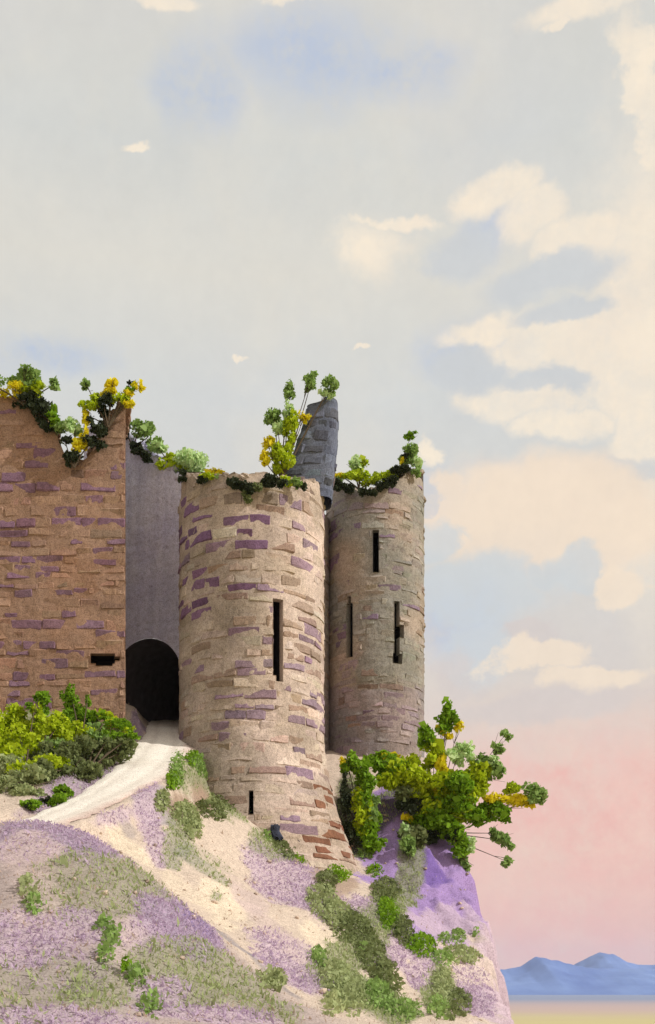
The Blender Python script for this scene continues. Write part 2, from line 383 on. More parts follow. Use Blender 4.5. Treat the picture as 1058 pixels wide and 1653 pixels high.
def masonry(name, Fn, s0, s1, z0, top, base, marks, mat, parent, seed=1, hr=(0.30, 0.56), wr=(0.5, 1.2), bmp=0.05,
            holes=(), ns_=60, ztop=30, thick=2.0, closed=False, var=0.10, p_purple=0.04, p_brown=0.12, zoned=None, gap=0.022, void=None, rub=1.0, hole_depth=1.6, mortar_k=0.95):
    rg = np.random.default_rng(seed); mb = MB()
    rects = [r for h in holes for r in h]
    # body grid with the openings left out
    ss = sorted(set(list(np.linspace(s0, s1, ns_ * 2 + 1)) + [q for r in rects for q in r[:2]]))
    zs = sorted(set(list(np.arange(z0, ztop, 0.2)) + [ztop] + [q for r in rects for q in r[2:]]))
    inh = lambda s, z: next((i for i, h in enumerate(holes) if any(r[0] < s < r[1] and r[2] < z < r[3] for r in h)), None)
    vid = {}
    def vert(i, j):
        z = min(zs[j], top(ss[i])); key = (i, round(z, 5))
        if key not in vid:
            q_ = Fn(ss[i], z, 0.0); vid[key] = len(mb.v); p = Fn(ss[i], z, 0.035 * fbm(q_[0]*1.1, q_[1]*1.1, z*1.3, 4) + 0.012 * fbm(q_[0]*4, q_[1]*4, z*4, 2)); 
            mb.v.append(p); mb.c.append(base(*proj(p), rg) * mortar_k)
        return vid[key]
    hcells = {}
    for i in range(len(ss) - 1):
        for j in range(len(zs) - 1):
            q = [vert(i, j), vert(i+1, j), vert(i+1, j+1), vert(i, j+1)]
            q2 = list(dict.fromkeys(q))
            if len(q2) < 3: continue
            h = inh((ss[i]+ss[i+1])/2, (zs[j]+zs[j+1])/2)
            if h is None: mb.f.append(tuple(q2))
            else: hcells.setdefault(h, set()).add((i, j))
    # back, top and ends
    bc = base(*proj(Fn(s0, z0, 0)), rg)
    if closed:
        zc = np.mean([top(s) for s in ss]) - 0.4
        cen = np.mean([Fn(s, zc, -0.01) for s in ss[:-1]], axis=0); cen[2] = zc
        ring = [(ss[i], top(ss[i])) for i in range(len(ss))]
        vv = [Fn(s, z, 0) for s, z in ring] + [cen]
        mb.add(vv, [(i, i+1, len(vv)-1) for i in range(len(ring)-1)], bc)
    else:
        for i in range(len(ss) - 1):
            a, b = ss[i], ss[i+1]
            mb.add([Fn(a, top(a), 0), Fn(b, top(b), 0), Fn(b, top(b), -thick), Fn(a, top(a), -thick)], [(0, 1, 2, 3)], bc)
            mb.add([Fn(a, z0, -thick), Fn(b, z0, -thick), Fn(b, top(b), -thick), Fn(a, top(a), -thick)], [(3, 2, 1, 0)], bc)
        for s in (s0, s1):
            zz = np.arange(z0, top(s), 0.5).tolist() + [top(s)]
            vv = [Fn(s, z, d) for z in zz for d in (0, -thick)]
            mb.add(vv, [(2*k, 2*k+1, 2*k+3, 2*k+2) for k in range(len(zz)-1)], bc)
    # stones in courses
    z = z0
    while z < ztop:
        h = rg.uniform(*hr); ph = rg.uniform(0, 6.28); s = s0 - rg.uniform(0, 0.4)
        while s < s1:
            wd = rg.uniform(*wr) * (0.75 + h)
            a, b = max(s, s0), min(s + wd, s1); s += wd
            if b - a < 0.16: continue
            spans = [(a, b)]
            for r in rects:
                if r[2] < z + h and r[3] > z:
                    ns2_ = []
                    for (p_, q_) in spans:
                        if q_ <= r[0] or p_ >= r[1]: ns2_.append((p_, q_))
                        else:
                            if r[0] - p_ > 0.12: ns2_.append((p_, r[0]))
                            if q_ - r[1] > 0.12: ns2_.append((r[1], q_))
                    spans = ns2_
            for (p_, q_) in spans:
                m_ = (p_ + q_) / 2
                if z + h * 0.75 > min(top(p_), top(q_), top(m_)): continue
                cp_ = Fn(m_, z + h/2, 0); u, v = proj(cp_)
                sc = F_PX / cp_[1]
                col = np.array(base(u, v, rg)); key = in_marks(u, v, (q_-p_)*sc, h*sc, marks)
                if key is None:
                    x = rg.random()
                    if x < p_purple: key = 'p'
                    elif x < p_purple + p_brown: key = 'b'
                if key == 'p': col = col * 0.3 + PURPLE * 0.7
                elif key == 'P': col = (PURPLE * np.array([0.84, 0.74, 0.9]) * 0.88 + col * 0.12)
                elif key == 'q': col = col * 0.68 + PURPLE * 0.32
                elif key == 'b': col = col * 0.35 + BROWN * 0.65
                elif key == 'r': col = lin((138, 98, 80), 1.0)
                elif key == 'w': col = PALE
                elif key == 'k': col = col * 0.45 + lin((80, 76, 70), 1.1) * 0.3
                worn = fbm(m_ * 0.45 + seed, z * 0.5, seed * 1.7, 3)
                if key is None and rg.random() < 0.02 + 0.9 * worn: continue       # weathered flush, joints lost
                if zoned: col = zoned(u, v, col)
                col = col * (1 + rg.normal(0, var)) * (1 + rg.normal(0, 0.025, 3))
                g = gap * rg.uniform(0.5, 1.3); nxs = 6
                e_ = min(0.2, 0.045 / max(0.1, q_ - p_)); sx = np.array([0, e_, 0.36, 0.64, 1 - e_, 1]); sz = np.array([0, 0.11, 0.89, 1])
                bh_ = 0.55 * bmp * (rg.uniform(0.35, 0.9) if key else rg.uniform(0.15, 0.7)); rough_ = 0.010; tl = rg.normal(0, 0.012); tl2 = rg.normal(0, 0.012)
                vs = []; sh_lo, sh_hi = rg.random(2) ** 2 * 0.10
                for iz, fz in enumerate(sz):
                    for ix, fx in enumerate(sx):
                        ed = ix in (0, 5) or iz in (0, 3)
                        cs = p_ + g/2 + (q_ - p_ - g) * fx; cz = z + g/2 + sh_lo + (h - g - sh_lo - sh_hi) * fz + 0.05 * math.sin(cs * 0.7 + ph)
                        if ix in (0, 5) and iz in (0, 3):
                            cr_ = rg.uniform(0.12, 0.42) * min(h, q_ - p_) * 0.5
                            cs += cr_ * (1 if ix == 0 else -1); cz += cr_ * 0.55 * (1 if iz == 0 else -1)
                        cs += rg.normal(0, 0.016); cz += rg.normal(0, 0.016)
                        d = -0.012 if ed else bh_ + tl * (fx - .5) * 4 + tl2 * (fz - .5) * 4 + rg.normal(0, rough_)
                        vs.append(Fn(cs, cz, d))
                fc = [(iz*6+ix, iz*6+ix+1, (iz+1)*6+ix+1, (iz+1)*6+ix) for iz in range(3) for ix in range(5)]
                mb.add(vs, fc, col)
        z += h
    # broken rubble along the top
    s = s0
    while s < s1:
        wd = rg.uniform(0.3, 0.75)
        tmax = thick if not closed else 1.6 * rub * rub
        d = -0.12
        while d > -tmax:
            c_ = np.array(base(*proj(Fn(s, top(s), 0)), rg)) * rg.uniform(0.7, 1.0)
            p = np.array(Fn(s + wd/2, top(min(max(s + wd/2, s0), s1)) + rg.uniform(-0.12, 0.06), d - 0.15))
            rock(mb, p, (wd * 0.95 * rub, rg.uniform(0.4, 0.6) * rub, rg.uniform(0.22, 0.36) * rub), c_, 0.07, None if closed else rg.normal(0, .15), 0.12)
            d -= 0.5
        s += wd
    RV = 0.32
    for h, cells in hcells.items():
        for (i, j) in cells:
            a, b, c, d = ss[i], ss[i+1], zs[j], zs[j+1]
            for nb, e in (((i-1,j), ((a,c),(a,d))), ((i+1,j), ((b,c),(b,d))), ((i,j-1), ((a,c),(b,c))), ((i,j+1), ((a,d),(b,d)))):
                if nb not in cells:
                    pr = proj(Fn(*e[0], 0))
                    mb.add([Fn(*e[0], 0.03), Fn(*e[1], 0.03), Fn(*e[1], -RV), Fn(*e[0], -RV)], [(0,1,2,3)], np.array(base(*pr, rg)) * 0.8)
    o = mb.build(name, mat, parent, False)
    # linings of the openings
    lin_objs = []
    for h, cells in hcells.items():
        lb = MB()
        for (i, j) in cells:
            a, b, c, d = ss[i], ss[i+1], zs[j], zs[j+1]; D = -hole_depth
            for nb, e in (((i-1,j), ((a,c),(a,d))), ((i+1,j), ((b,c),(b,d))), ((i,j-1), ((a,c),(b,c))), ((i,j+1), ((a,d),(b,d)))):
                if nb not in cells:
                    (e0, e1) = e
                    lb.add([Fn(*e0, -RV), Fn(*e1, -RV), Fn(*e1, D), Fn(*e0, D)], [(0,1,2,3)], (1,1,1))
            lb.add([Fn(a, c, D), Fn(b, c, D), Fn(b, d, D), Fn(a, d, D)], [(0,1,2,3)], (1,1,1))
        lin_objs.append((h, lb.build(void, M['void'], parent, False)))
    return o, lin_objs

def round_tower(cu, Yc, rad_px, zbase_v, flare=None):
    c = P(cu, 1000, Yc); R0 = rad_px / F_PX * Yc
    def rad(z): return R0 + (flare(z) if flare else 0)
    def Fn(s, z, d):
        th = s / R0; r = rad(z) + d
        return np.array([c[0] + r * math.sin(th), c[1] - r * math.cos(th), z])
    def sz(u, v):
        th = math.asin(max(-.99, min(.99, (u - cu) / rad_px)))
        for _ in range(6):
            Y = Yc - R0 * math.cos(th); z = CZ + (V0 - v) / F_PX * Y
            x = (u - U0) / F_PX * Y; th = math.asin(max(-.99, min(.99, (x - c[0]) / rad(z))))
        return th * R0, z
    def rect(u0, v0, u1, v1):
        a, zt = sz(u0, v0); b, zb = sz(u1, v1); return (a, b, zb, zt)
    return c, R0, Fn, sz, rect

def interp_top(sz, pts, default):
    arr = sorted([sz(u, v) for u, v in pts]); xs = [a for a, _ in arr]; zs = [b for _, b in arr]
    def top(s):
        if s < xs[0] - 0.3 or s > xs[-1] + 0.3: return default + 0.25 * math.sin(s * 1.7)
        return float(np.interp(s, xs, zs)) + 0.06 * math.sin(s * 9.1)
    return top

# ---- front round tower
TC, TR, TF, Tsz, Trect = round_tower(407, 46, 116, 1400, lambda z: 0.0 if z > CZ + 11.2 else min(2.6, 0.075 * (CZ + 11.2 - z) ** 1.7))
ttop = interp_top(Tsz, [(297,768),(320,772),(345,770),(400,768),(420,762),(450,770),(480,775),(515,780)], P(407, 775, 43.5)[2])
tmarks = [(300,800,16,26,'P'),(320,825,40,22,'P'),(318,868,56,34,'P'),(340,888,40,18,'p'),(310,903,35,14,'p'),(322,935,46,22,'P'),(320,983,64,24,'P'),(400,848,54,20,'P'),
 (410,884,52,22,'P'),(490,855,40,16,'p'),(500,910,32,20,'p'),(495,885,40,14,'p'),(450,945,30,16,'p'),(392,942,50,14,'P'),(422,978,20,12,'p'),(400,1013,50,14,'p'),(428,1040,30,16,'p'),
 (410,1073,44,18,'p'),(500,1025,40,24,'p'),(490,1075,42,16,'p'),(505,1135,36,22,'p'),(320,1075,40,18,'p'),(395,1135,64,36,'p'),(500,1170,54,20,'p'),(375,1185,64,24,'p'),(435,1200,22,18,'p'),
 (475,1213,32,16,'p'),(410,1245,44,20,'P'),(360,760,30,16,'P'),(455,810,30,14,'p'),(385,800,60,30,'k'),(420,800,40,20,'k'),
 (500,820,34,20,'b'),(455,862,28,20,'b'),(485,940,48,16,'b'),(500,962,28,14,'b'),(485,1000,44,18,'b'),(490,1048,44,20,'b'),(495,1096,24,12,'b'),(415,1112,54,14,'b'),(475,1140,34,18,'b'),
 (490,1195,28,18,'b'),(515,1240,28,20,'b'),(480,1290,34,16,'b'),(515,1295,44,22,'r'),(535,1340,60,22,'r'),(500,1350,40,20,'r'),(545,1375,60,22,'r'),(530,1270,34,20,'r'),(510,1320,40,18,'b'),(520,1385,60,20,'r'),(520,1240,30,20,'r'),(370,870,60,14,'w'),(380,905,60,26,'b')]
SANDT = lin((214, 195, 182), 1.12); SHADET = lin((154, 141, 132), 0.74)  # darker left half: the tower's shaded side painted into the stone colour
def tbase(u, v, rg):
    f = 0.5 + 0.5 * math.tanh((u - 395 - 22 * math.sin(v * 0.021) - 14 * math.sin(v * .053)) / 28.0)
    c = SHADET * (1 - f) + SANDT * f
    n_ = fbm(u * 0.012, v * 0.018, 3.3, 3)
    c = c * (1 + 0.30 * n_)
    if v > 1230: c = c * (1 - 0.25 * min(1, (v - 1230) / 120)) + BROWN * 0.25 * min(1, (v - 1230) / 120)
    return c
tower = empty('round_tower', (TC[0], TC[1], P(407,1340,43)[2]), 'tall sunlit round tower beside the gate arch, its battered foot on the slope', 'tower', 'ruined castle towers')
zb = CZ + 2.2
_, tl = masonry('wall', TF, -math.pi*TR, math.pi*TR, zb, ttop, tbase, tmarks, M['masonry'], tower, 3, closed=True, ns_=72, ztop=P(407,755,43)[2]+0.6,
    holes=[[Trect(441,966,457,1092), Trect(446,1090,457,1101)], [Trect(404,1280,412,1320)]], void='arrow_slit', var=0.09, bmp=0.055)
# turret stub on top
def poly_prism(pts, Yf, Yb, bulge=0.0):
    a = [P(u, v, Yf) for u, v in pts]; k = len(a); cen = np.mean(a, axis=0)
    b = [np.array([cen[0] + (p[0]-cen[0])*1.0, Yb, p[2]]) for p in a]
    return a + b, [tuple(range(k))[::-1], tuple(range(k, 2*k))] + [(i, (i+1) % k, k+(i+1) % k, k+i) for i in range(k)]
stub_pts = [(452,815),(462,772),(478,745),(491,715),(497,680),(500,646),(512,641),(545,645),(543,690),(536,735),(531,780),(531,815)]
STW = [(640,497,546),(680,488,546),(715,476,544),(745,464,541),(772,448,538),(815,438,535)]
def stub_F(s, z, d):
    # s: 0..1 across the face plus sides, measured around a rectangular plan
    v = V0 - (z - CZ) * F_PX / 45.0
    ul = np.interp(v, [q[0] for q in STW], [q[1] for q in STW]); ur = np.interp(v, [q[0] for q in STW], [q[2] for q in STW])
    xl = (ul - U0) / F_PX * 45.0; xr = (ur - U0) / F_PX * 45.0; w_ = xr - xl; dp = 1.5
    cx, cy = (xl + xr) / 2, 45.75
    th = s / 5.0 * 2 * math.pi
    ex, ey = math.sin(th), -math.cos(th)
    k_ = 1.0 / (abs(ex) ** 4 + abs(ey) ** 4) ** 0.25
    return np.array([cx + ex * k_ * (w_/2 + d), cy + ey * k_ * (dp/2 + d), z])
SLATE = lin((108, 114, 130), 0.95); SLK = lin((72, 72, 78), 1.1)
sm = [(512,655,34,16,'k'),(508,690,30,26,'k'),(530,680,18,28,'k'),(520,712,30,26,'k'),(495,735,26,26,'k'),(515,748,22,18,'k'),(480,760,28,18,'k'),(520,775,26,22,'k'),(470,785,24,16,'b')]
stub, _ = masonry('turret_stub', stub_F, -2.5, 2.5, P(500,800,45)[2], lambda s: P(520,646,45)[2] + 0.12*math.sin(s*3), lambda u, v, rg: SLATE, sm, M['slate'], tower, 8, hr=(0.34,0.6), wr=(0.3,0.6),
    closed=True, ns_=32, ztop=P(520,640,45)[2], var=0.14, p_purple=0, p_brown=0.02, bmp=0.07, rub=0.5)
_l0 = np.array([-1.25, 48.8]); _lt = np.array([0.2, 53.6]) - _l0; _ll = np.linalg.norm(_lt); _lt /= _ll
def link_F(s, z, d): return np.array([_l0[0] + _lt[0]*s + _lt[1]*d, _l0[1] + _lt[1]*s - _lt[0]*d, z])
masonry('link_wall', link_F, 0.0, _ll, CZ + 6.5, lambda s: P(530,792,50)[2], lambda u, v, rg: lin((150, 138, 132), 0.8), [], M['slate'], tower, 12, ns_=10, ztop=P(530,785,50)[2], thick=1.4, p_purple=0, p_brown=0.1)
stub['label'] = 'dark slate grey broken turret stub tapering upward'

# ---- rear round tower
RC, RR, RF, Rsz, Rrect = round_tower(606, 54, 78.5, 1215)
rtop = interp_top(Rsz, [(530,790),(550,790),(575,792),(600,792),(630,782),(650,768),(665,764),(682,762)], P(606,780,52)[2])
RB = lin((168, 151, 136), 0.95); RB2 = lin((150, 148, 142), 0.95)
def rbase(u, v, rg):
    n_ = fbm(u * 0.015, v * 0.012, 8.3, 3); f = 0.5 + 0.5 * math.tanh(n_ * 2.5)
    c = RB * f + RB2 * (1 - f)
    if v > 1110: c = c * 0.6 + lin((160,146,165),1.35) * 0.4
    return c * (1 + 0.12 * n_)
rmarks = [(555,833,26,14,'p'),(552,860,40,16,'p'),(540,905,18,20,'p'),(568,935,34,12,'p'),(602,992,30,16,'p'),(545,1025,20,30,'p'),(560,1080,34,20,'q'),(575,1167,28,14,'b'),(640,1130,30,16,'q'),
          (600,1170,60,20,'q'),(650,1160,40,40,'q'),(575,815,70,24,'q'),(550,1110,30,14,'q'),(560,1200,40,30,'q'),(640,920,24,24,'q')]
rtower = empty('round_tower', (RC[0], RC[1], P(606,1240,52)[2]), 'slimmer shaded round tower with three slits, rising behind the big leafy shrub', 'tower', 'ruined castle towers')
masonry('wall', RF, -math.pi*RR, math.pi*RR, CZ + 7.5, rtop, rbase, rmarks, M['masonry'], rtower, 5, closed=True, ns_=60, ztop=P(606,755,51)[2]+0.4,
    holes=[[Rrect(602,856,612,924)], [Rrect(560,975,570,1060), Rrect(562,963,567,977)], [Rrect(637,970,645,1070), Rrect(644,1008,652,1030), Rrect(635,1054,649,1072)]], void='arrow_slit', var=0.08, bmp=0.04,
    hr=(0.28,0.5), p_purple=0.03, p_brown=0.06)

# ---- left ruined wall block
YL = 44.0
def LF(s, z, d):
    # front at YL; right end cut back obliquely
    return np.array([s + d * 0.27 * (1 if s > -12 else 0), YL - d, z])
lx = lambda u: (u - U0) / F_PX * YL
lz = lambda v: CZ + (V0 - v) / F_PX * YL
Ltop_pts = [(-200,640),(-60,632),(0,640),(30,640),(60,655),(85,690),(108,738),(122,752),(140,742),(155,715),(168,680),(182,662),(205,655),(214,660)]
def ltop(s): return float(np.interp(s, [lx(u) for u, _ in Ltop_pts], [lz(v) for _, v in Ltop_pts])) + 0.05*math.sin(s*11)
LB = lin((148, 122, 105), 0.80)
LPUR = [(25,665,32,15),(28,690,42,14),(58,718,42,14),(48,747,34,14),(22,735,28,14),(34,788,30,14),(88,822,46,14),(26,838,44,18),(92,850,40,12),(34,868,40,16),(120,880,30,14),(26,900,44,18),(75,898,30,28),(58,925,60,18),
 (160,807,34,20),(150,815,50,18),(175,905,40,16),(150,850,44,16),(180,838,40,16),(115,958,54,18),(28,958,42,18),(180,870,36,14),(70,985,22,26),(115,1000,60,20),(25,1003,40,22),(170,1022,40,24),(70,1035,34,18),(36,1052,44,22),(110,1053,52,20),
 (84,1072,22,14),(136,1087,44,18),(26,1105,30,26),(180,1120,24,16),(60,1095,60,14),(88,755,40,12),(165,780,36,18),(186,760,24,20),(20,770,40,10)]
lmarks = [(u, v, w_, h_, 'p') for u, v, w_, h_ in LPUR] + [(120,765,70,30,'k'),(165,690,26,40,'k'),(150,735,60,34,'q')]
def lbase(u, v, rg):
    n_ = fbm(u * 0.012, v * 0.012, 5.1, 3)
    c = LB * (1 + 0.22 * n_)
    return c if n_ < 0.1 else c * np.array([0.96, 0.93, 0.9])
lwall = empty('ruined_wall', (lx(90), YL, lz(1140)), 'broad brown stone wall with a notched ivy-grown top, left of the gate', 'wall')
_, ll = masonry('wall_face', LF, lx(-260), lx(203), CZ + 8.5, ltop, lbase, lmarks, M['brown'], lwall, 9, ns_=90, ztop=lz(628), thick=2.6, var=0.08, bmp=0.05, p_purple=0.07, p_brown=0.06,
    holes=[[(lx(147), lx(186), lz(1071), lz(1055)), (lx(155), lx(182), lz(1075), lz(1071)), (lx(186), lx(194), lz(1066), lz(1060))]], void='beam_hole', hole_depth=1.0)

# ---- gate wall between them
gw = empty('gate_wall', P(245,1165,48.2), 'shaded grey gate wall with a dark arched gateway, between brown wall and tower', 'wall')
GA = R(24); GP0 = P(290, 1000, 47.6)                 # right end of the wall and its skew: the wall faces a little left
GT = np.array([math.cos(GA), -math.sin(GA)]); GN = np.array([math.sin(GA), math.cos(GA)])   # along (to the right), inwards
def gp(a, d, z): q = GP0[:2] + GT * a + GN * d; return (q[0], q[1], z)
def g_uv(u, v):
    k_ = (u - U0) / F_PX     # meet the bearing with the wall plane
    a = (GP0[0] - k_ * GP0[1]) / (k_ * GT[1] - GT[0]); Y = GP0[1] + a * GT[1]
    return a, CZ + (V0 - v) / F_PX * Y
gtop_pts = [(120,685),(165,690),(205,702),(220,722),(240,735),(265,748),(290,768),(330,772)]
_gt = [g_uv(u, v) for u, v in gtop_pts]
gt = lambda a: float(np.interp(a, [q[0] for q in _gt], [q[1] for q in _gt])) + 0.05*math.sin(a*9)
a0, zsp = g_uv(177, 1114); a1, _z = g_uv(296, 1114); _q, ztp = g_uv(236, 1031)
ac, ar = (a0 + a1) / 2, (a1 - a0) / 2; zs0 = zsp - 0.1; rise = ztp - zs0
def arch(a):
    q = 1 - ((a - ac) / ar) ** 2
    return zs0 + rise * math.sqrt(max(0, q)) if q > 0 else CZ + 9.5
aL, aR = g_uv(135, 1000)[0], g_uv(345, 1000)[0]
xs = sorted(set(list(np.linspace(aL, aR, 130)) + list(ac + ar * np.cos(np.linspace(0, math.pi, 25))) + [ac - ar - 1e-4, ac + ar + 1e-4]))
GRY = lin((138, 138, 150), 0.46)
mb = MB(); vs, fs, cs = [], [], []
nzr = 130
for a in xs:
    lo, hi = arch(a), gt(a)
    for kz in range(nzr + 1):
        z = lo + (hi - lo) * kz / nzr
        zc_ = z / 0.42 + 0.15 * math.sin(a); row = math.floor(zc_); jz = abs(zc_ - row - 0.5) * 2; ja = abs(((a + 0.37 * (row % 3)) / 0.8) % 1 - 0.5) * 2
        d = -0.02 * max(0, jz - 0.85) / 0.15 - 0.015 * max(0, ja - 0.9) / 0.1 + 0.035 * fbm(a * 1.5, z * 1.5, 2.2, 4) + 0.02 * fbm(a * 5, z * 5, 6, 2)
        vs.append(gp(a, -d, z)); cs.append(GRY * (1 + 0.10 * fbm(a * 1.2, z * 0.35, 1, 3)) * (0.96 + 0.05 * math.cos(z * 14) * fbm(a, z, 4, 2)))
fs = [(i*(nzr+1)+kz, (i+1)*(nzr+1)+kz, (i+1)*(nzr+1)+kz+1, i*(nzr+1)+kz+1) for i in range(len(xs)-1) for kz in range(nzr)]
k0 = len(vs)
for a in xs:
    vs += [gp(a, 0.02, gt(a)), gp(a, 7.1, gt(a)), gp(a, 7.1, CZ + 9.5)]; cs += [GRY] * 3
fs += [(k0+3*i, k0+3*i+3, k0+3*i+4, k0+3*i+1) for i in range(len(xs)-1)] + [(k0+3*i+1, k0+3*i+4, k0+3*i+5, k0+3*i+2) for i in range(len(xs)-1)]
mb.v, mb.f, mb.c = vs, fs, cs
a = g_uv(205, 700)[0]
while a < g_uv(325, 770)[0]:
    rock(mb, gp(a, 0.3, gt(a) - 0.05), (0.5, 0.6, 0.36), GRY * rng.uniform(.7, 1.), 0.08, 0, .1); rock(mb, gp(a + .2, 1.2, gt(a) - 0.05), (0.55, 0.7, 0.36), GRY * rng.uniform(.7, 1.), 0.08, 0, .1); a += 0.46
mb.build('wall_face', M['render'], gw)
# barrel-vaulted passage, 7 m deep, closed by a timber door at its far end
outl = [(ac - ar, CZ + 9.5)] + [(ac - ar * math.cos(q), zs0 + rise * math.sin(q)) for q in np.linspace(0, math.pi, 21)] + [(ac + ar, CZ + 9.5)]
ds = np.linspace(0.0, 7, 12); k = len(outl)
tv = [gp(a, d, z) for d in ds for (a, z) in outl]
tf = [(i*k+j, i*k+j+1, (i+1)*k+j+1, (i+1)*k+j) for i in range(len(ds)-1) for j in range(k-1)]
mesh_obj('passage', tv, tf, M['passage'], gw)
db = MB(); a = ac - ar
while a < ac + ar - 0.01:
    w_ = 0.26; zt_ = zs0 + rise * 1.05
    db.add([gp(a+.01, 6.94, CZ+10), gp(a+w_-.01, 6.94, CZ+10), gp(a+w_-.01, 6.94, zt_), gp(a+.01, 6.94, zt_),
            gp(a+.01, 7.02, CZ+10), gp(a+w_-.01, 7.02, CZ+10), gp(a+w_-.01, 7.02, zt_), gp(a+.01, 7.02, zt_)],
           [(0,1,2,3),(0,3,7,4),(1,5,6,2),(3,2,6,7),(4,7,6,5)], (1,1,1)); a += w_
db.build('gate_door', M['void'], gw, False)  # near-black door: the passage darkness is put into its colour

# ------------------------------------------------------------------ plants
def leaf_arrays(c, size, up=0.35, fold=0.25, aspect=0.72, nrm=None):
    n = len(c); L = size * np.exp(rng.normal(0.05, 0.36, n))[:, None]
    d = rng.normal(0, 1, (n, 3)); d[:, 2] += up
    d /= np.linalg.norm(d, axis=1)[:, None]
    w_ = np.cross(d, rng.normal(0, 1, (n, 3))); w_ /= np.linalg.norm(w_, axis=1)[:, None]
    nn = np.cross(d, w_)
    b = c - d * L * 0.5; tp = c + d * L * 0.5
    l_ = c + w_ * L * aspect * 0.5 + nn * L * fold * 0.3 - d * L * 0.05; r_ = c - w_ * L * aspect * 0.5 + nn * L * fold * 0.3 - d * L * 0.05
    return np.stack([b, l_, tp, r_], 1).reshape(-1, 3)

def quads_obj(name, verts, mat, parent):
    n = len(verts) // 4; me = bpy.data.meshes.new(name)
    me.vertices.add(len(verts)); me.vertices.foreach_set('co', np.asarray(verts, np.float32).ravel())
    me.loops.add(4 * n); me.loops.foreach_set('vertex_index', np.arange(4 * n, dtype=np.int32))
    me.polygons.add(n); me.polygons.foreach_set('loop_start', np.arange(0, 4 * n, 4, dtype=np.int32))
    me.update(calc_edges=True); me.validate()
    me.materials.append(mat)
    o = bpy.data.objects.new(name, me); COL.objects.link(o)
    if parent:
        o.parent = parent; o.location = -Vector(parent.location)
    return o

def dab_points(u, v, Y, ru, rv, rot, leaf, dens=2.6):
    k_ = Y / F_PX; a, b = ru * k_, rv * k_; dp = max(0.12, 0.75 * math.sqrt(a * b))
    n = int(max(16, 1.15 * dens * 3.14 * a * b / (leaf * leaf * 0.3)))
    K = 7
    sc_ = rng.normal(0, 1, (K, 3)); sc_ /= np.linalg.norm(sc_, axis=1)[:, None]
    sc_ *= rng.uniform(0.35, 0.78, (K, 1)); sr_ = rng.uniform(0.28, 0.52, K)
    pk = rng.choice(K, n, p=sr_ ** 2 / (sr_ ** 2).sum())
    d = rng.normal(0, 1, (n, 3)); d /= np.linalg.norm(d, axis=1)[:, None]
    p = sc_[pk] + d * (sr_[pk] * rng.random(n) ** (1 / 2.6))[:, None]
    cr, sr = math.cos(R(rot)), math.sin(R(rot))
    lx_, lz_ = p[:, 0] * a, p[:, 2] * b
    X = lx_ * cr + lz_ * sr; Z = -lx_ * sr + lz_ * cr
    return P(u, v, Y) + np.stack([X, p[:, 1] * dp, Z], 1)

def tube(mb, pts, r0, r1, col=(1, 1, 1), sides=5):
    pts = np.array(pts); n = len(pts); vv = []
    for i, p in enumerate(pts):
        d = pts[min(i+1, n-1)] - pts[max(i-1, 0)]; d = d / (np.linalg.norm(d) + 1e-9)
        a = np.cross(d, [0.3, 0.9, 0.2]); a /= np.linalg.norm(a); b = np.cross(d, a)
        r = r0 + (r1 - r0) * i / (n - 1)
        for k_ in range(sides):
            t_ = 6.283 * k_ / sides; vv.append(p + r * (a * math.cos(t_) + b * math.sin(t_)))
    ff = [(i*sides+k_, i*sides+(k_+1) % sides, (i+1)*sides+(k_+1) % sides, (i+1)*sides+k_) for i in range(n-1) for k_ in range(sides)]
    ff += [tuple(range((n-1)*sides, n*sides))]
    mb.add(vv, ff, col)

def plant(name, label, cat, root, Y, dabs, group=None, leaf=0.155, stem_r=0.045, dens=2.6, cling=False, grow=1.18):
    rp = P(root[0], root[1], root[2] if len(root) > 2 else Y)
    if cling:
        hr_ = hit(root[0], root[1])[0]
        if not np.isnan(hr_[0]): rp = hr_ - np.array([0, 0, 0.1])
    e = empty(name, rp, label, cat, group)
    by = {}
    mb = MB()
    for dd in dabs:
        u, v, ru, rv = dd[0], dd[1], dd[2] * grow, dd[3] * grow; key = dd[4]; rot = dd[5] if len(dd) > 5 else 0; yy = Y + (dd[6] if len(dd) > 6 else 0)
        if cling:
            hy = hit(u, v + rv * 0.4)[0, 1]
            if not np.isnan(hy) and hy < 52: yy = min(yy, hy - 0.15)
        by.setdefault(key, []).append(dab_points(u, v, yy, ru, rv, rot, leaf, dens))
        c = P(u, v, yy); mid = (rp + c) / 2 + rng.normal(0, 0.08, 3) + np.array([0, 0, 0.1])
        path = [(1-t_)**2 * rp + 2*t_*(1-t_) * mid + t_*t_ * c for t_ in np.linspace(0, 1, 7)]
        tube(mb, path, stem_r, stem_r * 0.3)
        for _ in range(3):
            q = c + rng.normal(0, 1, 3) * np.array([ru, ru, rv]) * yy / F_PX * 0.45
            tube(mb, [path[5], (path[5] + q) / 2 + rng.normal(0, .03, 3), q], stem_r * 0.35, stem_r * 0.15, sides=4)
    mb.build('stem', M['bark'], e)
    for key, ps in by.items():
        quads_obj(LEAFNAME[key], leaf_arrays(np.concatenate(ps), leaf), LEAF[key], e)
    return e

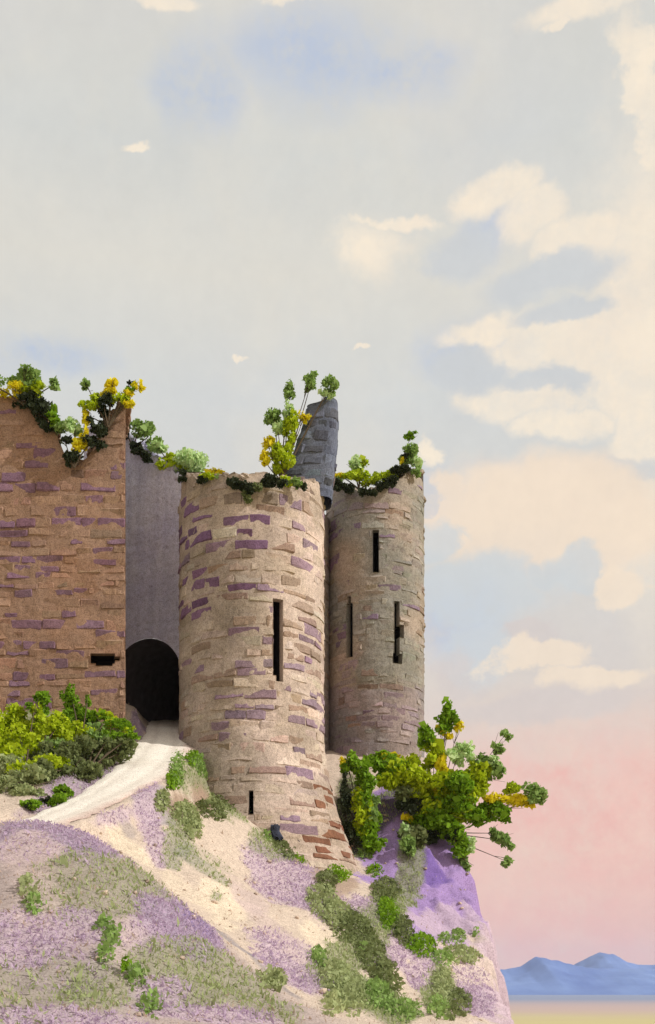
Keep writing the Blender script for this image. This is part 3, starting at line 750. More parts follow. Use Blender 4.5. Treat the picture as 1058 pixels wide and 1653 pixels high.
G1 = 'plants growing on the ruined wall tops'
plant('ivy_bush', 'yellow and green ivy bush capping the far left end of the brown wall', 'ivy', (40,655), 43.7,
  [(40,613,32,17,'g'),(22,628,24,13,'y'),(55,628,20,13,'o'),(86,622,10,9,'g'),(-40,615,40,20,'g'),(45,648,34,12,'d'),(66,668,16,20,'d'),(88,668,12,18,'f'),(84,688,20,12,'d'),(100,692,16,10,'g')], G1)
plant('ivy_bush', 'ivy with a yellow streak filling the notch of the brown wall', 'ivy', (120,755), 43.6,
  [(120,690,17,16,'s'),(134,716,11,24,'y',20),(106,713,11,8,'d'),(124,738,13,9,'d'),(150,712,16,12,'d'),(110,742,7,12,'d')], G1)
plant('ivy_bush', 'spiky yellow topped ivy on the right shoulder of the brown wall', 'ivy', (175,690), 43.6,
  [(140,622,9,10,'g'),(182,622,10,10,'y'),(208,633,11,10,'y'),(224,622,8,10,'y',-30),(213,620,7,5,'d'),(208,630,7,5,'f'),(150,650,17,16,'o'),(140,670,8,20,'y'),(168,652,14,18,'d'),(192,646,18,9,'o'),(160,688,16,20,'d'),(178,632,14,6,'y',-30),(205,652,12,8,'y')], G1)
plant('ivy_bush', 'dark and mid green ivy where the grey gate wall meets the brown wall', 'ivy', (215,725), 48.2,
  [(201,694,13,13,'d'),(228,690,20,12,'g'),(240,705,20,20,'g'),(222,726,14,8,'d',30)], G1)
plant('ivy_bush', 'pale sage rounded bush on the sloping top of the gate wall', 'bush', (285,765), 48.0,
  [(255,722,16,12,'s'),(302,742,34,26,'s'),(318,750,20,20,'s'),(270,742,18,10,'o'),(265,752,16,8,'o'),(285,755,20,9,'o'),(350,763,15,7,'y',0,-2)], G1)
plant('ivy_bush', 'tall ivy with yellow tips climbing the turret stub', 'ivy', (455,775), 44.7,
  [(470,630,11,15,'g'),(500,617,14,14,'g'),(507,601,5,5,'g'),(532,624,14,14,'g',-30),(527,636,12,8,'s'),(443,674,15,16,'g'),(466,660,9,18,'s'),(448,690,12,12,'s'),(470,700,15,30,'o',25),(492,672,10,9,'y'),(432,714,12,8,'y'),(428,742,9,14,'y'),(455,735,20,22,'o'),(448,755,14,10,'o')], G1, stem_r=0.035)
plant('ivy_bush', 'bright leafy fringe with a round tuft on the left half of the slim tower top', 'bush', (580,790), 52.0,
  [(575,750,13,14,'s'),(584,744,10,9,'o'),(573,768,22,12,'o'),(600,775,26,10,'o'),(548,768,10,6,'y'),(545,780,10,8,'g')], G1)
plant('ivy_bush', 'slender leafy sprig standing at the right rim of the slim tower', 'ivy', (645,775), 52.0,
  [(664,703,11,6,'f'),(664,730,14,12,'g'),(655,742,10,14,'g',25),(672,745,12,8,'s'),(651,740,6,12,'y',20),(655,737,8,7,'d'),(634,766,20,9,'o'),(670,765,9,8,'g')], G1, stem_r=0.025)

for dabs, Y, lab in [
   ([(298,772,10,8,'d',25),(310,780,10,7,'d',30)], 44.4, 'dark tuft at the left rim of the sunlit tower, next to the gate wall'),
   ([(376,777,9,7,'d',35),(387,785,8,6,'d',35)], 42.7, 'small dark tuft midway along the rim of the sunlit tower'),
   ([(432,776,12,9,'d'),(448,779,12,8,'d',10)], 42.7, 'thickest dark tuft, at the foot of the turret stub'),
   ([(336,770,9,5,'o'),(350,772,8,5,'g'),(325,774,7,5,'d')], 43.2, 'thin olive fringe left of centre on the sunlit tower rim'),
   ([(462,778,10,6,'o'),(474,781,9,6,'g'),(486,784,8,5,'d')], 43.2, 'low green fringe below the turret stub on the sunlit tower rim'),
   ([(404,790,11,9,'d'),(416,785,10,7,'m'),(400,802,8,8,'m')], 42.6, 'dark and grey-green tuft drooping between two others on the sunlit tower rim'),
   ([(544,786,10,8,'d'),(562,786,12,7,'d')], 51.4, 'dark tuft at the left end of the slim tower rim'),
   ([(590,795,13,5,'d')], 51.2, 'smallest dark tuft, in the middle of the slim tower rim'),
   ([(619,782,10,7,'d',-28),(632,775,9,7,'d',-28)], 51.3, 'tilted dark tuft right of centre on the slim tower rim'),
   ([(642,760,10,7,'d',-12),(653,755,8,6,'d')], 51.6, 'highest dark tuft on the slim tower, below the leafy sprig'),
   ([(227,731,9,7,'d',30),(238,739,8,6,'d',30)], 47.6, 'dark tuft on top of the grey gate wall beneath the sage bush')]:
    plant('ivy_tuft', lab, 'ivy', (dabs[0][0], dabs[0][1] + 4, Y + 0.3), Y, dabs, 'dark ivy tufts along the wall rims', leaf=0.12, stem_r=0.02, dens=3.2, grow=1.5)
G2 = 'shrubs at the foot of the castle'
plant('shrub', 'bright yellow-green shrub under the brown wall, furthest left', 'shrub', (40,1260,40.5), 41.2,
  [(18,1175,30,45,'o'),(55,1165,26,40,'o'),(30,1215,42,40,'o'),(58,1135,20,22,'f'),(75,1190,30,30,'o'),(10,1240,30,30,'t'),(40,1255,30,26,'t'),(-40,1190,50,60,'o'),(85,1215,20,26,'g'),(60,1245,40,26,'o'),(15,1270,30,20,'t'),(95,1240,30,20,'o'),(95,1170,18,26,'o')], G2, leaf=0.15, dens=2.3, cling=True)
plant('shrub', 'upright dark green shrub against the brown wall beside the gateway', 'shrub', (130,1220,42), 42.6,
  [(115,1125,16,20,'f'),(125,1155,24,26,'f'),(105,1170,14,26,'o'),(142,1132,5,10,'f'),(150,1190,40,20,'o'),(105,1195,24,20,'o'),(200,1185,20,14,'o'),(150,1165,22,18,'f'),(120,1185,30,22,'o'),(172,1160,22,12,'o',25),(185,1172,20,14,'y',30),(195,1170,20,14,'f',30),(160,1185,30,16,'g')], G2, leaf=0.14, dens=2.4, cling=True)
plant('shrub', 'low grey-green shrub spreading above the heathery road bank', 'shrub', (140,1245,40), 40.4,
  [(90,1222,36,28,'m'),(140,1215,44,30,'m'),(190,1200,34,22,'m',20),(120,1240,40,20,'m'),(155,1195,26,14,'g'),(70,1250,26,22,'m'),(150,1250,14,12,'m'),(212,1190,14,10,'f'),(110,1235,40,24,'m'),(165,1228,34,20,'m'),(185,1180,26,16,'f'),(40,1275,30,14,'t'),(195,1215,18,12,'m')], G2, leaf=0.13, dens=2.4, cling=True)
for lab, u, v, ru, rv in [('dark tuft at the road edge, furthest left of three',50,1300,20,10),('dark tuft at the road edge, middle of three',86,1290,20,12),('dark tuft at the road edge, nearest the gate of three',106,1280,14,12)]:
    c = hit(u, v + rv)[0]
    plant('bush', lab.replace('dark tuft', 'small dark green tuft'), 'bush', (u, v+rv, c[1]), c[1], [(u, v, ru, rv, 'f'), (u-6, v+3, ru*.6, rv*.7, 'd')], 'tufts on the road edge', leaf=0.1, stem_r=0.02)

plant('shrub', 'dark green shrub pressed against the foot of the sunlit tower', 'shrub', (585,1362,45.2), 45.9,
  [(562,1235,14,22,'f'),(580,1265,26,36,'f'),(578,1310,22,40,'o'),(594,1340,22,28,'f'),(556,1290,9,44,'d'),(570,1345,12,26,'d',-25),(605,1365,18,14,'f'),(600,1300,16,22,'g'),(552,1230,5,10,'y')], G2, leaf=0.17, dens=2.6, cling=True)  # narrow dark dabs beside the tower stand in for crevice shade
plant('shrub', 'large spreading shrub with yellow leaves, jutting out over the cliff', 'shrub', (700,1345,46.4), 46.6,
  [(655,1258,40,26,'o'),(700,1285,46,30,'o'),(745,1300,44,30,'o'),(700,1318,40,24,'f'),(735,1335,26,16,'f'),(612,1230,26,16,'f'),(765,1265,26,20,'o'),(720,1265,30,24,'o')] +
  [(730,1150,16,20,'f'),(722,1170,18,14,'f'),(718,1182,16,8,'y',35),(740,1172,8,10,'y'),(690,1190,16,22,'f'),(700,1215,22,22,'o'),(640,1245,34,22,'f'),(665,1240,26,18,'o'),(630,1222,22,5,'y'),
   (680,1260,32,26,'o'),(712,1235,10,22,'y'),(715,1248,8,30,'y'),(706,1275,6,14,'y',-15),(740,1270,44,34,'f'),(720,1310,50,36,'f'),(755,1250,36,22,'o',-15),(770,1245,32,14,'o',-20),
   (665,1300,24,14,'d'),(650,1280,28,12,'m'),(660,1318,8,10,'y'),(740,1215,22,20,'s'),(790,1240,22,26,'g',30),(815,1187,11,8,'g'),(806,1208,13,8,'g'),(795,1230,16,12,'s'),
   (800,1310,30,18,'f',20),(775,1320,30,14,'f'),(803,1290,22,10,'y'),(830,1292,24,10,'y'),(830,1280,22,12,'o',10),(865,1285,24,18,'g',15),(850,1298,12,5,'y'),(805,1345,12,26,'g',-35),(820,1358,10,14,'g',-30),
   (690,1350,30,12,'d'),(668,1350,26,24,'m'),(660,1370,18,20,'g'),(817,1390,9,9,'g'),(655,1345,12,14,'s')], G2, leaf=0.2, stem_r=0.035, dens=2.6, cling=True)
plant('shrub', 'small green shrub hanging at the cliff edge below the large spreading one', 'shrub', (735,1368,46), 46.3,
  [(740,1365,18,24,'f'),(750,1390,12,24,'g',-10),(760,1362,12,14,'s'),(735,1350,14,12,'d')], G2, leaf=0.14)

# low growth on the slope: clumps that follow the ground
def ground_clump(name, label, cat, blobs, group=None, leaf=0.11, h=0.35, dens=2.2):
    u0, v0 = blobs[0][:2]; c = hit(u0, v0)[0]
    if np.isnan(c[0]): return
    e = empty(name, c, label, cat, group); by = {}
    for b_ in blobs:
        u, v, ru, rv, key = b_[:5]; rot = R(b_[5]) if len(b_) > 5 else 0
        hc = hit(u, v)[0]
        Yc = hc[1] if not np.isnan(hc[1]) else c[1]
        n = int(max(30, dens * 3.14 * ru * rv * (Yc / F_PX) ** 2 / (leaf * leaf * 0.25)))
        a = rng.uniform(0, 6.283, n); lob = np.array([0.9 + 0.35 * mnoise.noise(Vector((math.cos(q)*1.6 + u, math.sin(q)*1.6, v))) for q in a])
        r = np.sqrt(rng.random(n)) * lob
        du, dv = r * ru * np.cos(a), r * rv * np.sin(a)
        q = hit(u + du*math.cos(rot) - dv*math.sin(rot), v + du*math.sin(rot) + dv*math.cos(rot))
        hh = h * np.clip(1 - r ** 2, 0.08, 1) * rng.random(n) ** 0.7
        q[:, 2] += hh; q[:, :2] += rng.normal(0, 0.05, (n, 2))
        q = q[~np.isnan(q[:, 0])]
        q = q[np.abs(q[:, 1] - Yc) < 7]
        by.setdefault(key, []).append(q)
    mb = MB()
    for key, ps in by.items():
        pts = np.concatenate(ps)
        quads_obj(LEAFNAME[key], leaf_arrays(pts, leaf, up=1.0), LEAF[key], e)
    return e
G3 = 'low clumps growing on the slope'
for a in [
 ('low_shrub','bright green tuft on the left edge of the heathery mound','shrub',[(45,1440,13,24,'t',-10),(55,1468,16,12,'g',20)]),
 ('low_shrub','crescent shaped green tuft in the middle of the heathery mound','shrub',[(170,1505,16,12,'g',10),(183,1522,12,20,'g',20),(170,1550,12,20,'g',10)]),
 ('low_shrub','dark green tuft lower right of the crescent shaped one','shrub',[(206,1572,10,10,'f'),(222,1585,14,16,'g',20)]),
 ('low_shrub','small round green tuft at the bottom of the heathery mound','shrub',[(244,1630,16,18,'g',15)]),
 ('low_shrub','soft round grey-green tuft near the end of the dark gully','shrub',[(440,1585,24,18,'t'),(448,1592,16,10,'m')]),
 ('low_shrub','green bush hugging the left foot of the sunlit tower','shrub',[(330,1238,34,14,'g',22),(345,1255,36,14,'g',25),(312,1228,14,12,'f')]),
 ('low_shrub','dark green ivy strip between road verge and sunlit tower','shrub',[(286,1245,12,34,'g',8),(280,1265,12,20,'f',10)]),
 ('low_shrub','olive green bush below the low slit of the sunlit tower','shrub',[(370,1285,36,24,'m',30),(395,1305,22,14,'g',25),(340,1310,30,14,'m',20)]),
 ('low_shrub','pale green bush on the sand left below the tower foot','shrub',[(300,1318,26,20,'t',20),(312,1340,14,22,'t',10),(262,1300,14,20,'t',10)]),
 ('low_shrub','single small green tuft beside the dark stones at the tower foot','shrub',[(433,1352,8,9,'g')]),
 ('low_shrub','dark bush right of the dark stones at the tower foot','shrub',[(462,1372,26,14,'m',25),(488,1384,14,14,'f')]),
 ('low_shrub','dark topped green clump directly below the tower buttress','shrub',[(548,1402,22,26,'f',-15),(528,1425,20,18,'m'),(520,1455,28,30,'t',10),(545,1480,30,26,'t',30)]),
 ('low_shrub','long grey-green clump trailing down the middle of the sandy slope','shrub',[(570,1500,36,28,'m',35),(600,1545,26,40,'m',-25),(625,1580,22,34,'m',-25)]),
 ('low_shrub','small round green tuft on the lavender ledge between two long clumps','shrub',[(588,1538,10,9,'g')]),
 ('low_shrub','dark green clump at the head of the lavender gully','shrub',[(605,1408,14,9,'f'),(622,1440,26,24,'m'),(590,1382,12,12,'g')]),
 ('low_shrub','long dark green clump running down beside the purple rock','shrub',[(628,1478,18,34,'f',-20),(650,1505,20,30,'m',-25),(680,1530,26,22,'f',20)]),
 ('low_shrub','light green clump with loose sprigs under the purple rock','shrub',[(718,1520,10,8,'g'),(740,1515,12,12,'g'),(745,1545,34,16,'t',10),(715,1550,20,12,'g'),(768,1512,4,4,'g')]),
 ('low_shrub','wide green clump along the bottom edge below the cream ledge','shrub',[(515,1550,12,20,'g',-20),(540,1580,26,30,'t',20),(570,1610,34,34,'t',20),(540,1625,22,20,'t')]),
 ('low_shrub','green clump at the bottom edge right of the widest one','shrub',[(610,1610,30,26,'g',30),(650,1635,36,14,'g',10)]),
 ('low_shrub','tall green clump beside the pale rock at the bottom right','shrub',[(715,1600,20,40,'t'),(708,1630,18,22,'g'),(740,1625,24,28,'m',20)]),
]:
    ground_clump(*a, G3)

# dark stones at the tower foot and stones along the gully
mbs = [((446,1346,7,14),'upright blue-black stone leaning on the foot of the sunlit tower'),((466,1362,18,8),'flat black stone lying at the foot of the sunlit tower')]
for (u, v, ru, rv), lab in mbs:
    c = hit(u, v + rv)[0]; k_ = c[1] / F_PX
    mb = MB(); mb.add(list(ROCK_V * (1 + rng.normal(0, .2, (len(ROCK_V), 1))) * np.array([ru*k_, ru*k_*.9, rv*k_*.9])), ROCK_F, lin((74, 78, 94), 1.1))
    o = mb.build('boulder', M['slate'], None, False); o.location = P(u, v, c[1]); tag(o, lab, 'stone', 'dark stones at the tower foot')

# ------------------------------------------------------------------ ground cover that nobody could count
def scatter(name, wmask, n, key, hgt, leaf, label, cat, up):
    p = np.clip(wmask, 0, 1).copy()
    ii = np.where(fine & (p > 0.02))[0]
    cell = p[ii]; cell = cell / cell.sum()
    pick = rng.choice(ii, n, p=cell)
    x = gxy[pick, 0] + rng.uniform(-.08, .08, n); y = gxy[pick, 1] + rng.uniform(-.08, .08, n)
    z = ground(x, y) + rng.random(n) * hgt
    dmin = np.min(np.linalg.norm(np.stack([x, y], 1)[:, None] - ROAD[None, ::3, :2], axis=2), axis=1)
    kp = (dmin > ROAD_HW - 0.22 + 0.25 * rng.random(n)) & ~((x-TC[0])**2 + (y-TC[1])**2 < (TR+.3)**2)
    pts = np.stack([x, y, z], 1)[kp]
    o = quads_obj(name, leaf_arrays(pts, leaf, up=up, aspect=0.3), LEAF[key], None)
    tag(o, label, cat, None, 'stuff')
scatter('grass', turf_w, 20000, 't', 0.10, 0.11, 'short grey-green turf growing in patches on the hill', 'grass', 2.0)
scatter('heather', heath_w, 18000, 'h', 0.10, 0.09, 'low lavender heather covering the mound and road bank', 'heather', 1.2)
scatter('dry_grass', np.clip(0.25 + mx - turf_w - heath_w, 0, 1) * (rk < .5), 9000, 'b', 0.06, 0.09, 'sparse straw coloured grass on the sandy slope', 'grass', 1.6)

mb = MB()
for _ in range(150):
    q = hit(rng.uniform(60, 760), rng.uniform(1300, 1640))[0]
    if np.isnan(q[0]) or np.min(np.linalg.norm(ROAD[:, :2] - q[:2], axis=1)) < ROAD_HW * 0.9: continue
    if q[1] < np.interp(q[0], [-12, -8, -4.5, -1.4, 3], [31, 31, 29, 26, 18]) and rng.random() < 0.75: continue
    z_ = rng.uniform(0.04, 0.13) * (1.6 if rng.random() < 0.1 else 1)
    rock(mb, (q[0], q[1], q[2] + z_ * 0.15), (z_ * 1.3, z_, z_ * 0.8), lin((206,186,168), 1.05) * rng.uniform(0.65, 1.15), 0.12)
tag(mb.build('gravel', M['ground']), 'small loose stones strewn over the sandy slope', 'gravel', None, 'stuff')

# ------------------------------------------------------------------ plain, far hills
m, nt, b = new_mat('plain_fields')
n1 = noise_node(nt, 0.004, 6, 0.6); n2 = noise_node(nt, 0.0011, 3, 0.5)
c = ramp(nt, n1.outputs[0], [(0.3, lin((196,172,136),1.2)), (0.5, lin((206,200,130),1.2)), (0.7, lin((190,182,130),1.2))])
c2 = ramp(nt, n2.outputs[0], [(0.4, lin((206,184,160),1.2)), (0.6, lin((208,202,142),1.2))])
tcp = N(nt, 'ShaderNodeTexCoord'); sp = N(nt, 'ShaderNodeSeparateXYZ'); nt.links.new(tcp.outputs['Object'], sp.inputs[0])
mr = N(nt, 'ShaderNodeMapRange', interpolation_type='SMOOTHSTEP'); nt.links.new(sp.outputs[1], mr.inputs[0]); mr.inputs[1].default_value = 650; mr.inputs[2].default_value = 3000
dn = N(nt, 'ShaderNodeMath', operation='MULTIPLY_ADD', use_clamp=True); nt.links.new(n2.outputs[0], dn.inputs[0]); dn.inputs[1].default_value = 1.2; dn.inputs[2].default_value = -0.6
dm_ = N(nt, 'ShaderNodeMath', operation='ADD', use_clamp=True); nt.links.new(mr.outputs[0], dm_.inputs[0]); nt.links.new(dn.outputs[0], dm_.inputs[1])
mr.inputs[1].default_value = 500; mr.inputs[2].default_value = 950
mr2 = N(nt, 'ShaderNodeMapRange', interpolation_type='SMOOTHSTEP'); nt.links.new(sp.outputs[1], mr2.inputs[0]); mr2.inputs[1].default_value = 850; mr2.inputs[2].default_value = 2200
pc = mixc(nt, 'MIX', dm_.outputs[0], mixc(nt, 'MIX', 0.5, c, c2), lin((190,168,162), 1.1))
nt.links.new(mixc(nt, 'MIX', mr2.outputs[0], pc, lin((136,146,172), 1.1)), b.inputs['Base Color']); M['plain'] = m  # far plain fades to haze blue, painted in by distance
L_ = 30000.0
mesh = [(-L_,-2000,0),(L_,-2000,0),(L_,L_,0),(-L_,L_,0)]
plain = mesh_obj('ground', mesh, [(0,1,2,3)], M['plain'], None, None, False)
tag(plain, 'wide yellow plain below the castle hill', 'ground', None, 'structure')

m, nt, b = new_mat('haze_blue_mountain')
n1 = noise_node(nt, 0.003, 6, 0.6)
nt.links.new(ramp(nt, n1.outputs[0], [(0.35, (0.08,0.14,0.38)), (0.65, (0.16,0.25,0.52))]), b.inputs['Base Color']); M['mount'] = m  # distance haze is put into the blue of the surface
def ridge(Y, prof, depth, label, seed, foot=1604):
    us = np.arange(prof[0][0], prof[-1][0] + 1, 3.0)
    tv, n_ = np.interp(us, [p[0] for p in prof], [p[1] for p in prof]) + np.array([1.6 * fbm(q * 0.035, seed, 1.0, 4) for q in us]), 30
    vs, fs = [], []
    for i, u in enumerate(us):
        H = (V0 - tv[i]) / F_PX * Y + CZ
        x = (u - U0) / F_PX * Y
        for k_ in range(n_ + 1):
            q = k_ / n_ * 2 - 1
            y = Y + q * depth
            prf = max(0, 1 - abs(q)) ** 0.9
            z = H * prf + 0.20 * H * fbm(x * 0.005 + seed, y * 0.005, seed, 5) * (1 - abs(q)) * (0 if k_ == n_ // 2 else 1) - 3
            vs.append((x, y, z))
    fs = [(i*(n_+1)+k_, (i+1)*(n_+1)+k_, (i+1)*(n_+1)+k_+1, i*(n_+1)+k_+1) for i in range(len(us)-1) for k_ in range(n_)]
    o = mesh_obj('hills', vs, fs, M['mount'])
    tag(o, label, 'hills', None, 'structure')
ridge(5200, [(400,1592),(560,1575),(700,1568),(790,1563),(815,1564),(840,1560),(852,1552),(866,1545),(880,1549),(900,1555),(925,1560),(960,1562),(1000,1563),(1040,1563),(1090,1566),(1200,1580),(1300,1598)], 700, 'nearer blue mountain ridge beyond the plain', 2.2)
ridge(6600, [(700,1580),(860,1572),(920,1560),(945,1546),(968,1536),(985,1540),(1005,1550),(1030,1557),(1060,1556),(1100,1560),(1200,1570),(1400,1590)], 800, 'farther pale blue mountain with a rounded peak', 5.7)

# haze
hz = mesh_obj('haze', [(x, y, z) for x in (-7000, 7000) for y in (-300, 7600) for z in (-4, 330)],
              [(0,1,3,2),(4,6,7,5),(0,4,5,1),(2,3,7,6),(0,2,6,4),(1,5,7,3)], bpy.data.materials.new('haze_air'), None, None, False)
hm = hz.data.materials[0]; hm.use_nodes = True; nt = hm.node_tree
nt.nodes.remove(nt.nodes['Principled BSDF'])
pv = N(nt, 'ShaderNodeVolumePrincipled'); pv.inputs['Color'].default_value = (0.62, 0.74, 0.95, 1); pv.inputs['Density'].default_value = 0.00006
nt.links.new(pv.outputs[0], nt.nodes['Material Output'].inputs['Volume'])
tag(hz, 'thin pale blue haze over the plain', 'haze', None, 'stuff')

# ------------------------------------------------------------------ sky
SUN_AZ, SUN_EL = R(72), R(36)     # azimuth to the right of straight behind the viewer
sd = Vector((math.sin(SUN_AZ) * math.cos(SUN_EL), -math.cos(SUN_AZ) * math.cos(SUN_EL), math.sin(SUN_EL)))
Wd = bpy.data.worlds.new('World'); S.world = Wd; Wd.use_nodes = True; nt = Wd.node_tree
bg = nt.nodes['Background']
tc = N(nt, 'ShaderNodeTexCoord'); sep = N(nt, 'ShaderNodeSeparateXYZ'); nt.links.new(tc.outputs['Generated'], sep.inputs[0])
def MT(op, a, b_=None, c_=None, clamp=False):
    n_ = N(nt, 'ShaderNodeMath', operation=op, use_clamp=clamp)
    for i, q in enumerate((a, b_, c_)):
        if q is None: continue
        if isinstance(q, (int, float)): n_.inputs[i].default_value = q
        else: nt.links.new(q, n_.inputs[i])
    return n_.outputs[0]
az = MT('ARCTAN2', sep.outputs[0], sep.outputs[1])
hyp = MT('SQRT', MT('ADD', MT('MULTIPLY', sep.outputs[0], sep.outputs[0]), MT('MULTIPLY', sep.outputs[1], sep.outputs[1])))
el = MT('DIVIDE', sep.outputs[2], MT('MAXIMUM', hyp, 0.05))
def wn_(scale, detail, rough, off):
    mp = N(nt, 'ShaderNodeMapping'); mp.inputs['Location'].default_value = off
    nt.links.new(tc.outputs['Generated'], mp.inputs[0])
    n_ = N(nt, 'ShaderNodeTexNoise'); n_.inputs['Scale'].default_value = scale; n_.inputs['Detail'].default_value = detail; n_.inputs['Roughness'].default_value = rough
    nt.links.new(mp.outputs[0], n_.inputs['Vector'])
    return MT('SUBTRACT', n_.outputs[0], 0.5)
wx = wn_(9, 7, 0.62, (1.3, 0, 0)); wy = wn_(9, 7, 0.62, (0, 4.7, 2.0))
qx = MT('ADD', az, MT('MULTIPLY', wx, 0.17)); qy = MT('ADD', el, MT('MULTIPLY', wy, 0.09))
comb = N(nt, 'ShaderNodeCombineXYZ'); nt.links.new(qx, comb.inputs[0]); nt.links.new(qy, comb.inputs[1])
def blob(u, v, ru, rv, soft):
    a = math.atan((u - U0) / F_PX); e = (V0 - v) / F_PX * math.cos(a)
    s1 = N(nt, 'ShaderNodeVectorMath', operation='SUBTRACT'); nt.links.new(comb.outputs[0], s1.inputs[0]); s1.inputs[1].default_value = (a, e, 0)
    s2 = N(nt, 'ShaderNodeVectorMath', operation='MULTIPLY'); nt.links.new(s1.outputs[0], s2.inputs[0]); s2.inputs[1].default_value = (F_PX / ru, F_PX / rv, 0)
    s3 = N(nt, 'ShaderNodeVectorMath', operation='LENGTH'); nt.links.new(s2.outputs[0], s3.inputs[0])
    mr = N(nt, 'ShaderNodeMapRange', interpolation_type='SMOOTHSTEP'); nt.links.new(s3.outputs['Value'], mr.inputs[0])
    mr.inputs[1].default_value = 1 + soft; mr.inputs[2].default_value = 1 - soft; mr.inputs[3].default_value = 0; mr.inputs[4].default_value = 1
    return mr.outputs[0]
def union(bl, soft):
    o = None
    for q in bl:
        m_ = blob(*q[:4], q[4] if len(q) > 4 else soft)
        o = m_ if o is None else MT('MAXIMUM', o, m_)
    return o
gran = wn_(70, 5, 0.75, (3, 3, 1)); gran2 = wn_(14, 6, 0.7, (8, 2, 5))
blue_mod = MT('MULTIPLY', MT('ADD', MT('MULTIPLY', gran2, 3.0), MT('ADD', MT('MULTIPLY', gran, 1.6), 0.75)), 1.0, clamp=True)
elw = MT('ADD', el, MT('MULTIPLY', wy, 0.05))
base = ramp(nt, elw, [(0.0, lin((236,188,176))), (0.06, lin((241,198,184))), (0.13, lin((243,206,190))), (0.2, lin((240,205,192))), (0.245, lin((230,210,198))),
                      (0.3, lin((220,211,203))), (0.40, lin((216,214,210))), (0.56, lin((213,215,213))), (0.68, lin((222,219,210))), (0.80, lin((213,214,210))), (0.95, lin((217,215,208)))])
sky = N(nt, 'ShaderNodeTexSky', sky_type='NISHITA'); sky.sun_disc = False
sky.sun_elevation = SUN_EL; sky.sun_rotation = math.atan2(sd.x, sd.y)
sk = mixc(nt, 'MULTIPLY', 1.0, sky.outputs[0], (0.15, 0.15, 0.15))
warm = wn_(4.0, 6, 0.65, (2, 7, 3))
base = mixc(nt, 'MIX', MT('MULTIPLY', MT('MAXIMUM', warm, 0.0), 4.0, clamp=True), base, mixc(nt, 'MIX', 0.55, base, lin((234,226,210))))
# clear blue showing thinly through the veil
blue = union([(505,90,130,60),(330,135,60,60),(640,110,70,40),(790,378,46,30),(760,565,70,46),(80,580,70,26),(700,830,50,50),(740,1000,60,44)], 0.9)
sk = mixc(nt, 'MIX', 0.88, sk, lin((182,198,226)))
c = mixc(nt, 'MIX', MT('MULTIPLY', MT('MULTIPLY', blue, blue_mod), 0.72), base, sk)
lavn = wn_(3.2, 5, 0.6, (5, 1, 8))
c = mixc(nt, 'MIX', MT('MULTIPLY', MT('MULTIPLY', MT('MAXIMUM', lavn, 0.0), 2.2), 0.55, clamp=True), c, lin((204,206,218)))
pinkm = union([(960,1330,260,120),(930,1500,240,60),(900,1240,120,30)], 0.8)
pn_ = wn_(26, 6, 0.75, (1, 6, 4))
c = mixc(nt, 'MIX', MT('MULTIPLY', pinkm, MT('ADD', MT('MULTIPLY', pn_, 2.6), 0.55, clamp=True)), c, lin((240,186,176)))
cream = union([(800,312,75,34),(870,352,70,44),(960,395,75,40),(640,352,50,10,.5),(615,400,34,40,.9),(1040,440,40,60),(800,528,80,26),(880,560,80,50),(985,590,90,95),(1030,700,70,90),(840,655,75,30),(900,690,60,26),
               (1050,150,30,130),(960,10,110,26),(270,5,50,14),(480,8,50,14),(225,226,26,9),(372,566,14,5),(578,556,15,5),(690,745,20,20),(900,45,30,8),(1060,560,70,330,.7)], 0.36)
shade_n = wn_(6, 5, 0.6, (9, 9, 2))
cc = mixc(nt, 'MIX', MT('ADD', MT('MULTIPLY', shade_n, 2.2), 0.35, clamp=True), lin((252,238,216)), lin((244,230,212)))
cn_ = wn_(18, 6, 0.7, (6, 2, 9))
c = mixc(nt, 'MIX', MT('MULTIPLY', cream, MT('ADD', MT('MULTIPLY', cn_, 1.6), 0.86, clamp=True)), c, cc)
greyc = union([(900,455,120,30),(930,505,80,16),(870,625,60,18),(960,765,90,20),(800,760,60,16),(745,405,60,40),(770,600,60,40)], 0.35)
c = mixc(nt, 'MIX', MT('MULTIPLY', greyc, 0.9), c, lin((207,210,212)))
peach = union([(860,830,170,84),(720,830,30,60),(960,860,110,70)], 0.25)
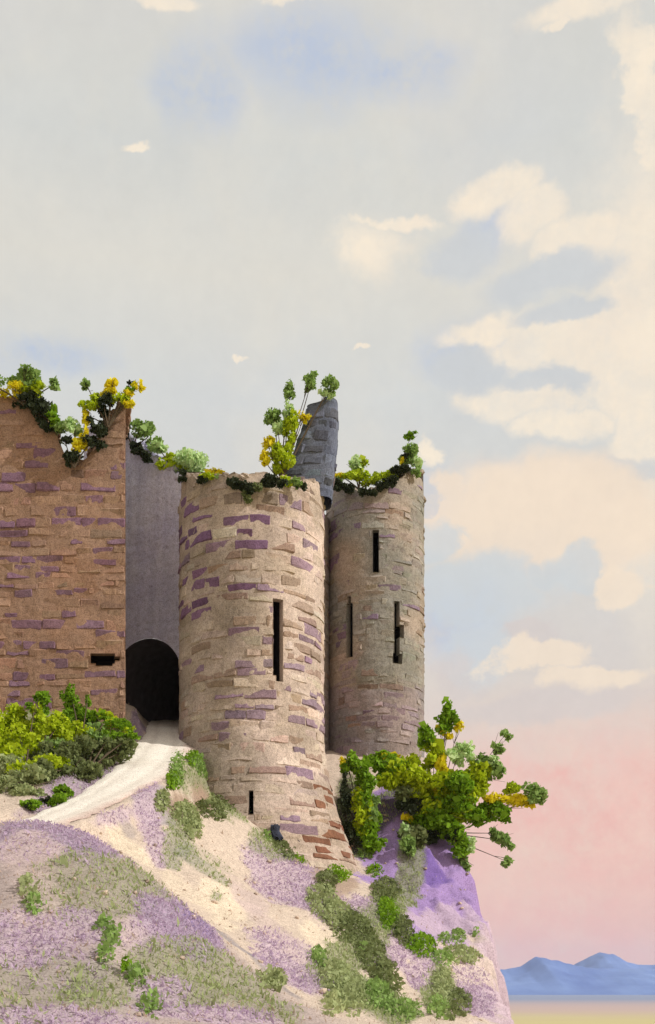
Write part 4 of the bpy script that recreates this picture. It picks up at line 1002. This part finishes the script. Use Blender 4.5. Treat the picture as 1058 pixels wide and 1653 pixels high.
c = mixc(nt, 'MIX', MT('MULTIPLY', peach, 0.85), c, lin((243,224,203)))
lobe = union([(840,815,130,62),(960,850,110,50)], 0.6)
c = mixc(nt, 'MIX', MT('MULTIPLY', lobe, 0.6), c, lin((250,230,206)))
pale = union([(780,960,90,55),(720,880,36,40),(900,920,60,24),(760,1040,50,40)], 0.3)
c = mixc(nt, 'MIX', MT('MULTIPLY', pale, 0.75), c, lin((208,214,217)))
low = union([(850,1055,80,24),(990,940,50,30),(940,1090,110,24)], 0.2)
c = mixc(nt, 'MIX', MT('MULTIPLY', low, 0.85), c, lin((246,228,206)))
lav = union([(880,1135,170,28),(730,1075,34,40),(840,1020,40,14)], 0.35)
c = mixc(nt, 'MIX', MT('MULTIPLY', lav, 0.7), c, lin((216,206,202)))
gm = ramp(nt, MT('ADD', MT('ADD', MT('MULTIPLY', gran, 0.5), MT('MULTIPLY', gran2, 0.6)), 0.5), [(0.2, (0.93, 0.93, 0.94)), (0.8, (1.05, 1.045, 1.04))])
c = mixc(nt, 'MULTIPLY', 1.0, c, gm)
nt.links.new(c, bg.inputs['Color']); bg.inputs['Strength'].default_value = 1.0

# ------------------------------------------------------------------ sun, camera, view
sl = bpy.data.lights.new('sun', 'SUN'); sl.energy = 3.6; sl.angle = R(0.5); sl.color = (1.0, 0.95, 0.88)
so = bpy.data.objects.new('sun', sl); COL.objects.link(so); so.rotation_euler = sd.to_track_quat('Z', 'Y').to_euler(); so.location = (30, -20, 60)
cam = bpy.data.cameras.new('camera'); co = bpy.data.objects.new('camera', cam); COL.objects.link(co)
co.location = (0, 0, CZ); co.rotation_euler = (R(90), 0, 0)
cam.sensor_fit = 'VERTICAL'; cam.sensor_height = 36; cam.lens = 36 * F_PX / 1653; cam.shift_y = (V0 - 826.5) / 1653; cam.clip_end = 60000
S.camera = co
S.view_settings.view_transform = 'Standard'; S.view_settings.look = 'None'; S.view_settings.exposure = 0; S.view_settings.gamma = 1
S.cycles.use_denoising = True
S.cycles.max_bounces = 6; S.cycles.volume_bounces = 1
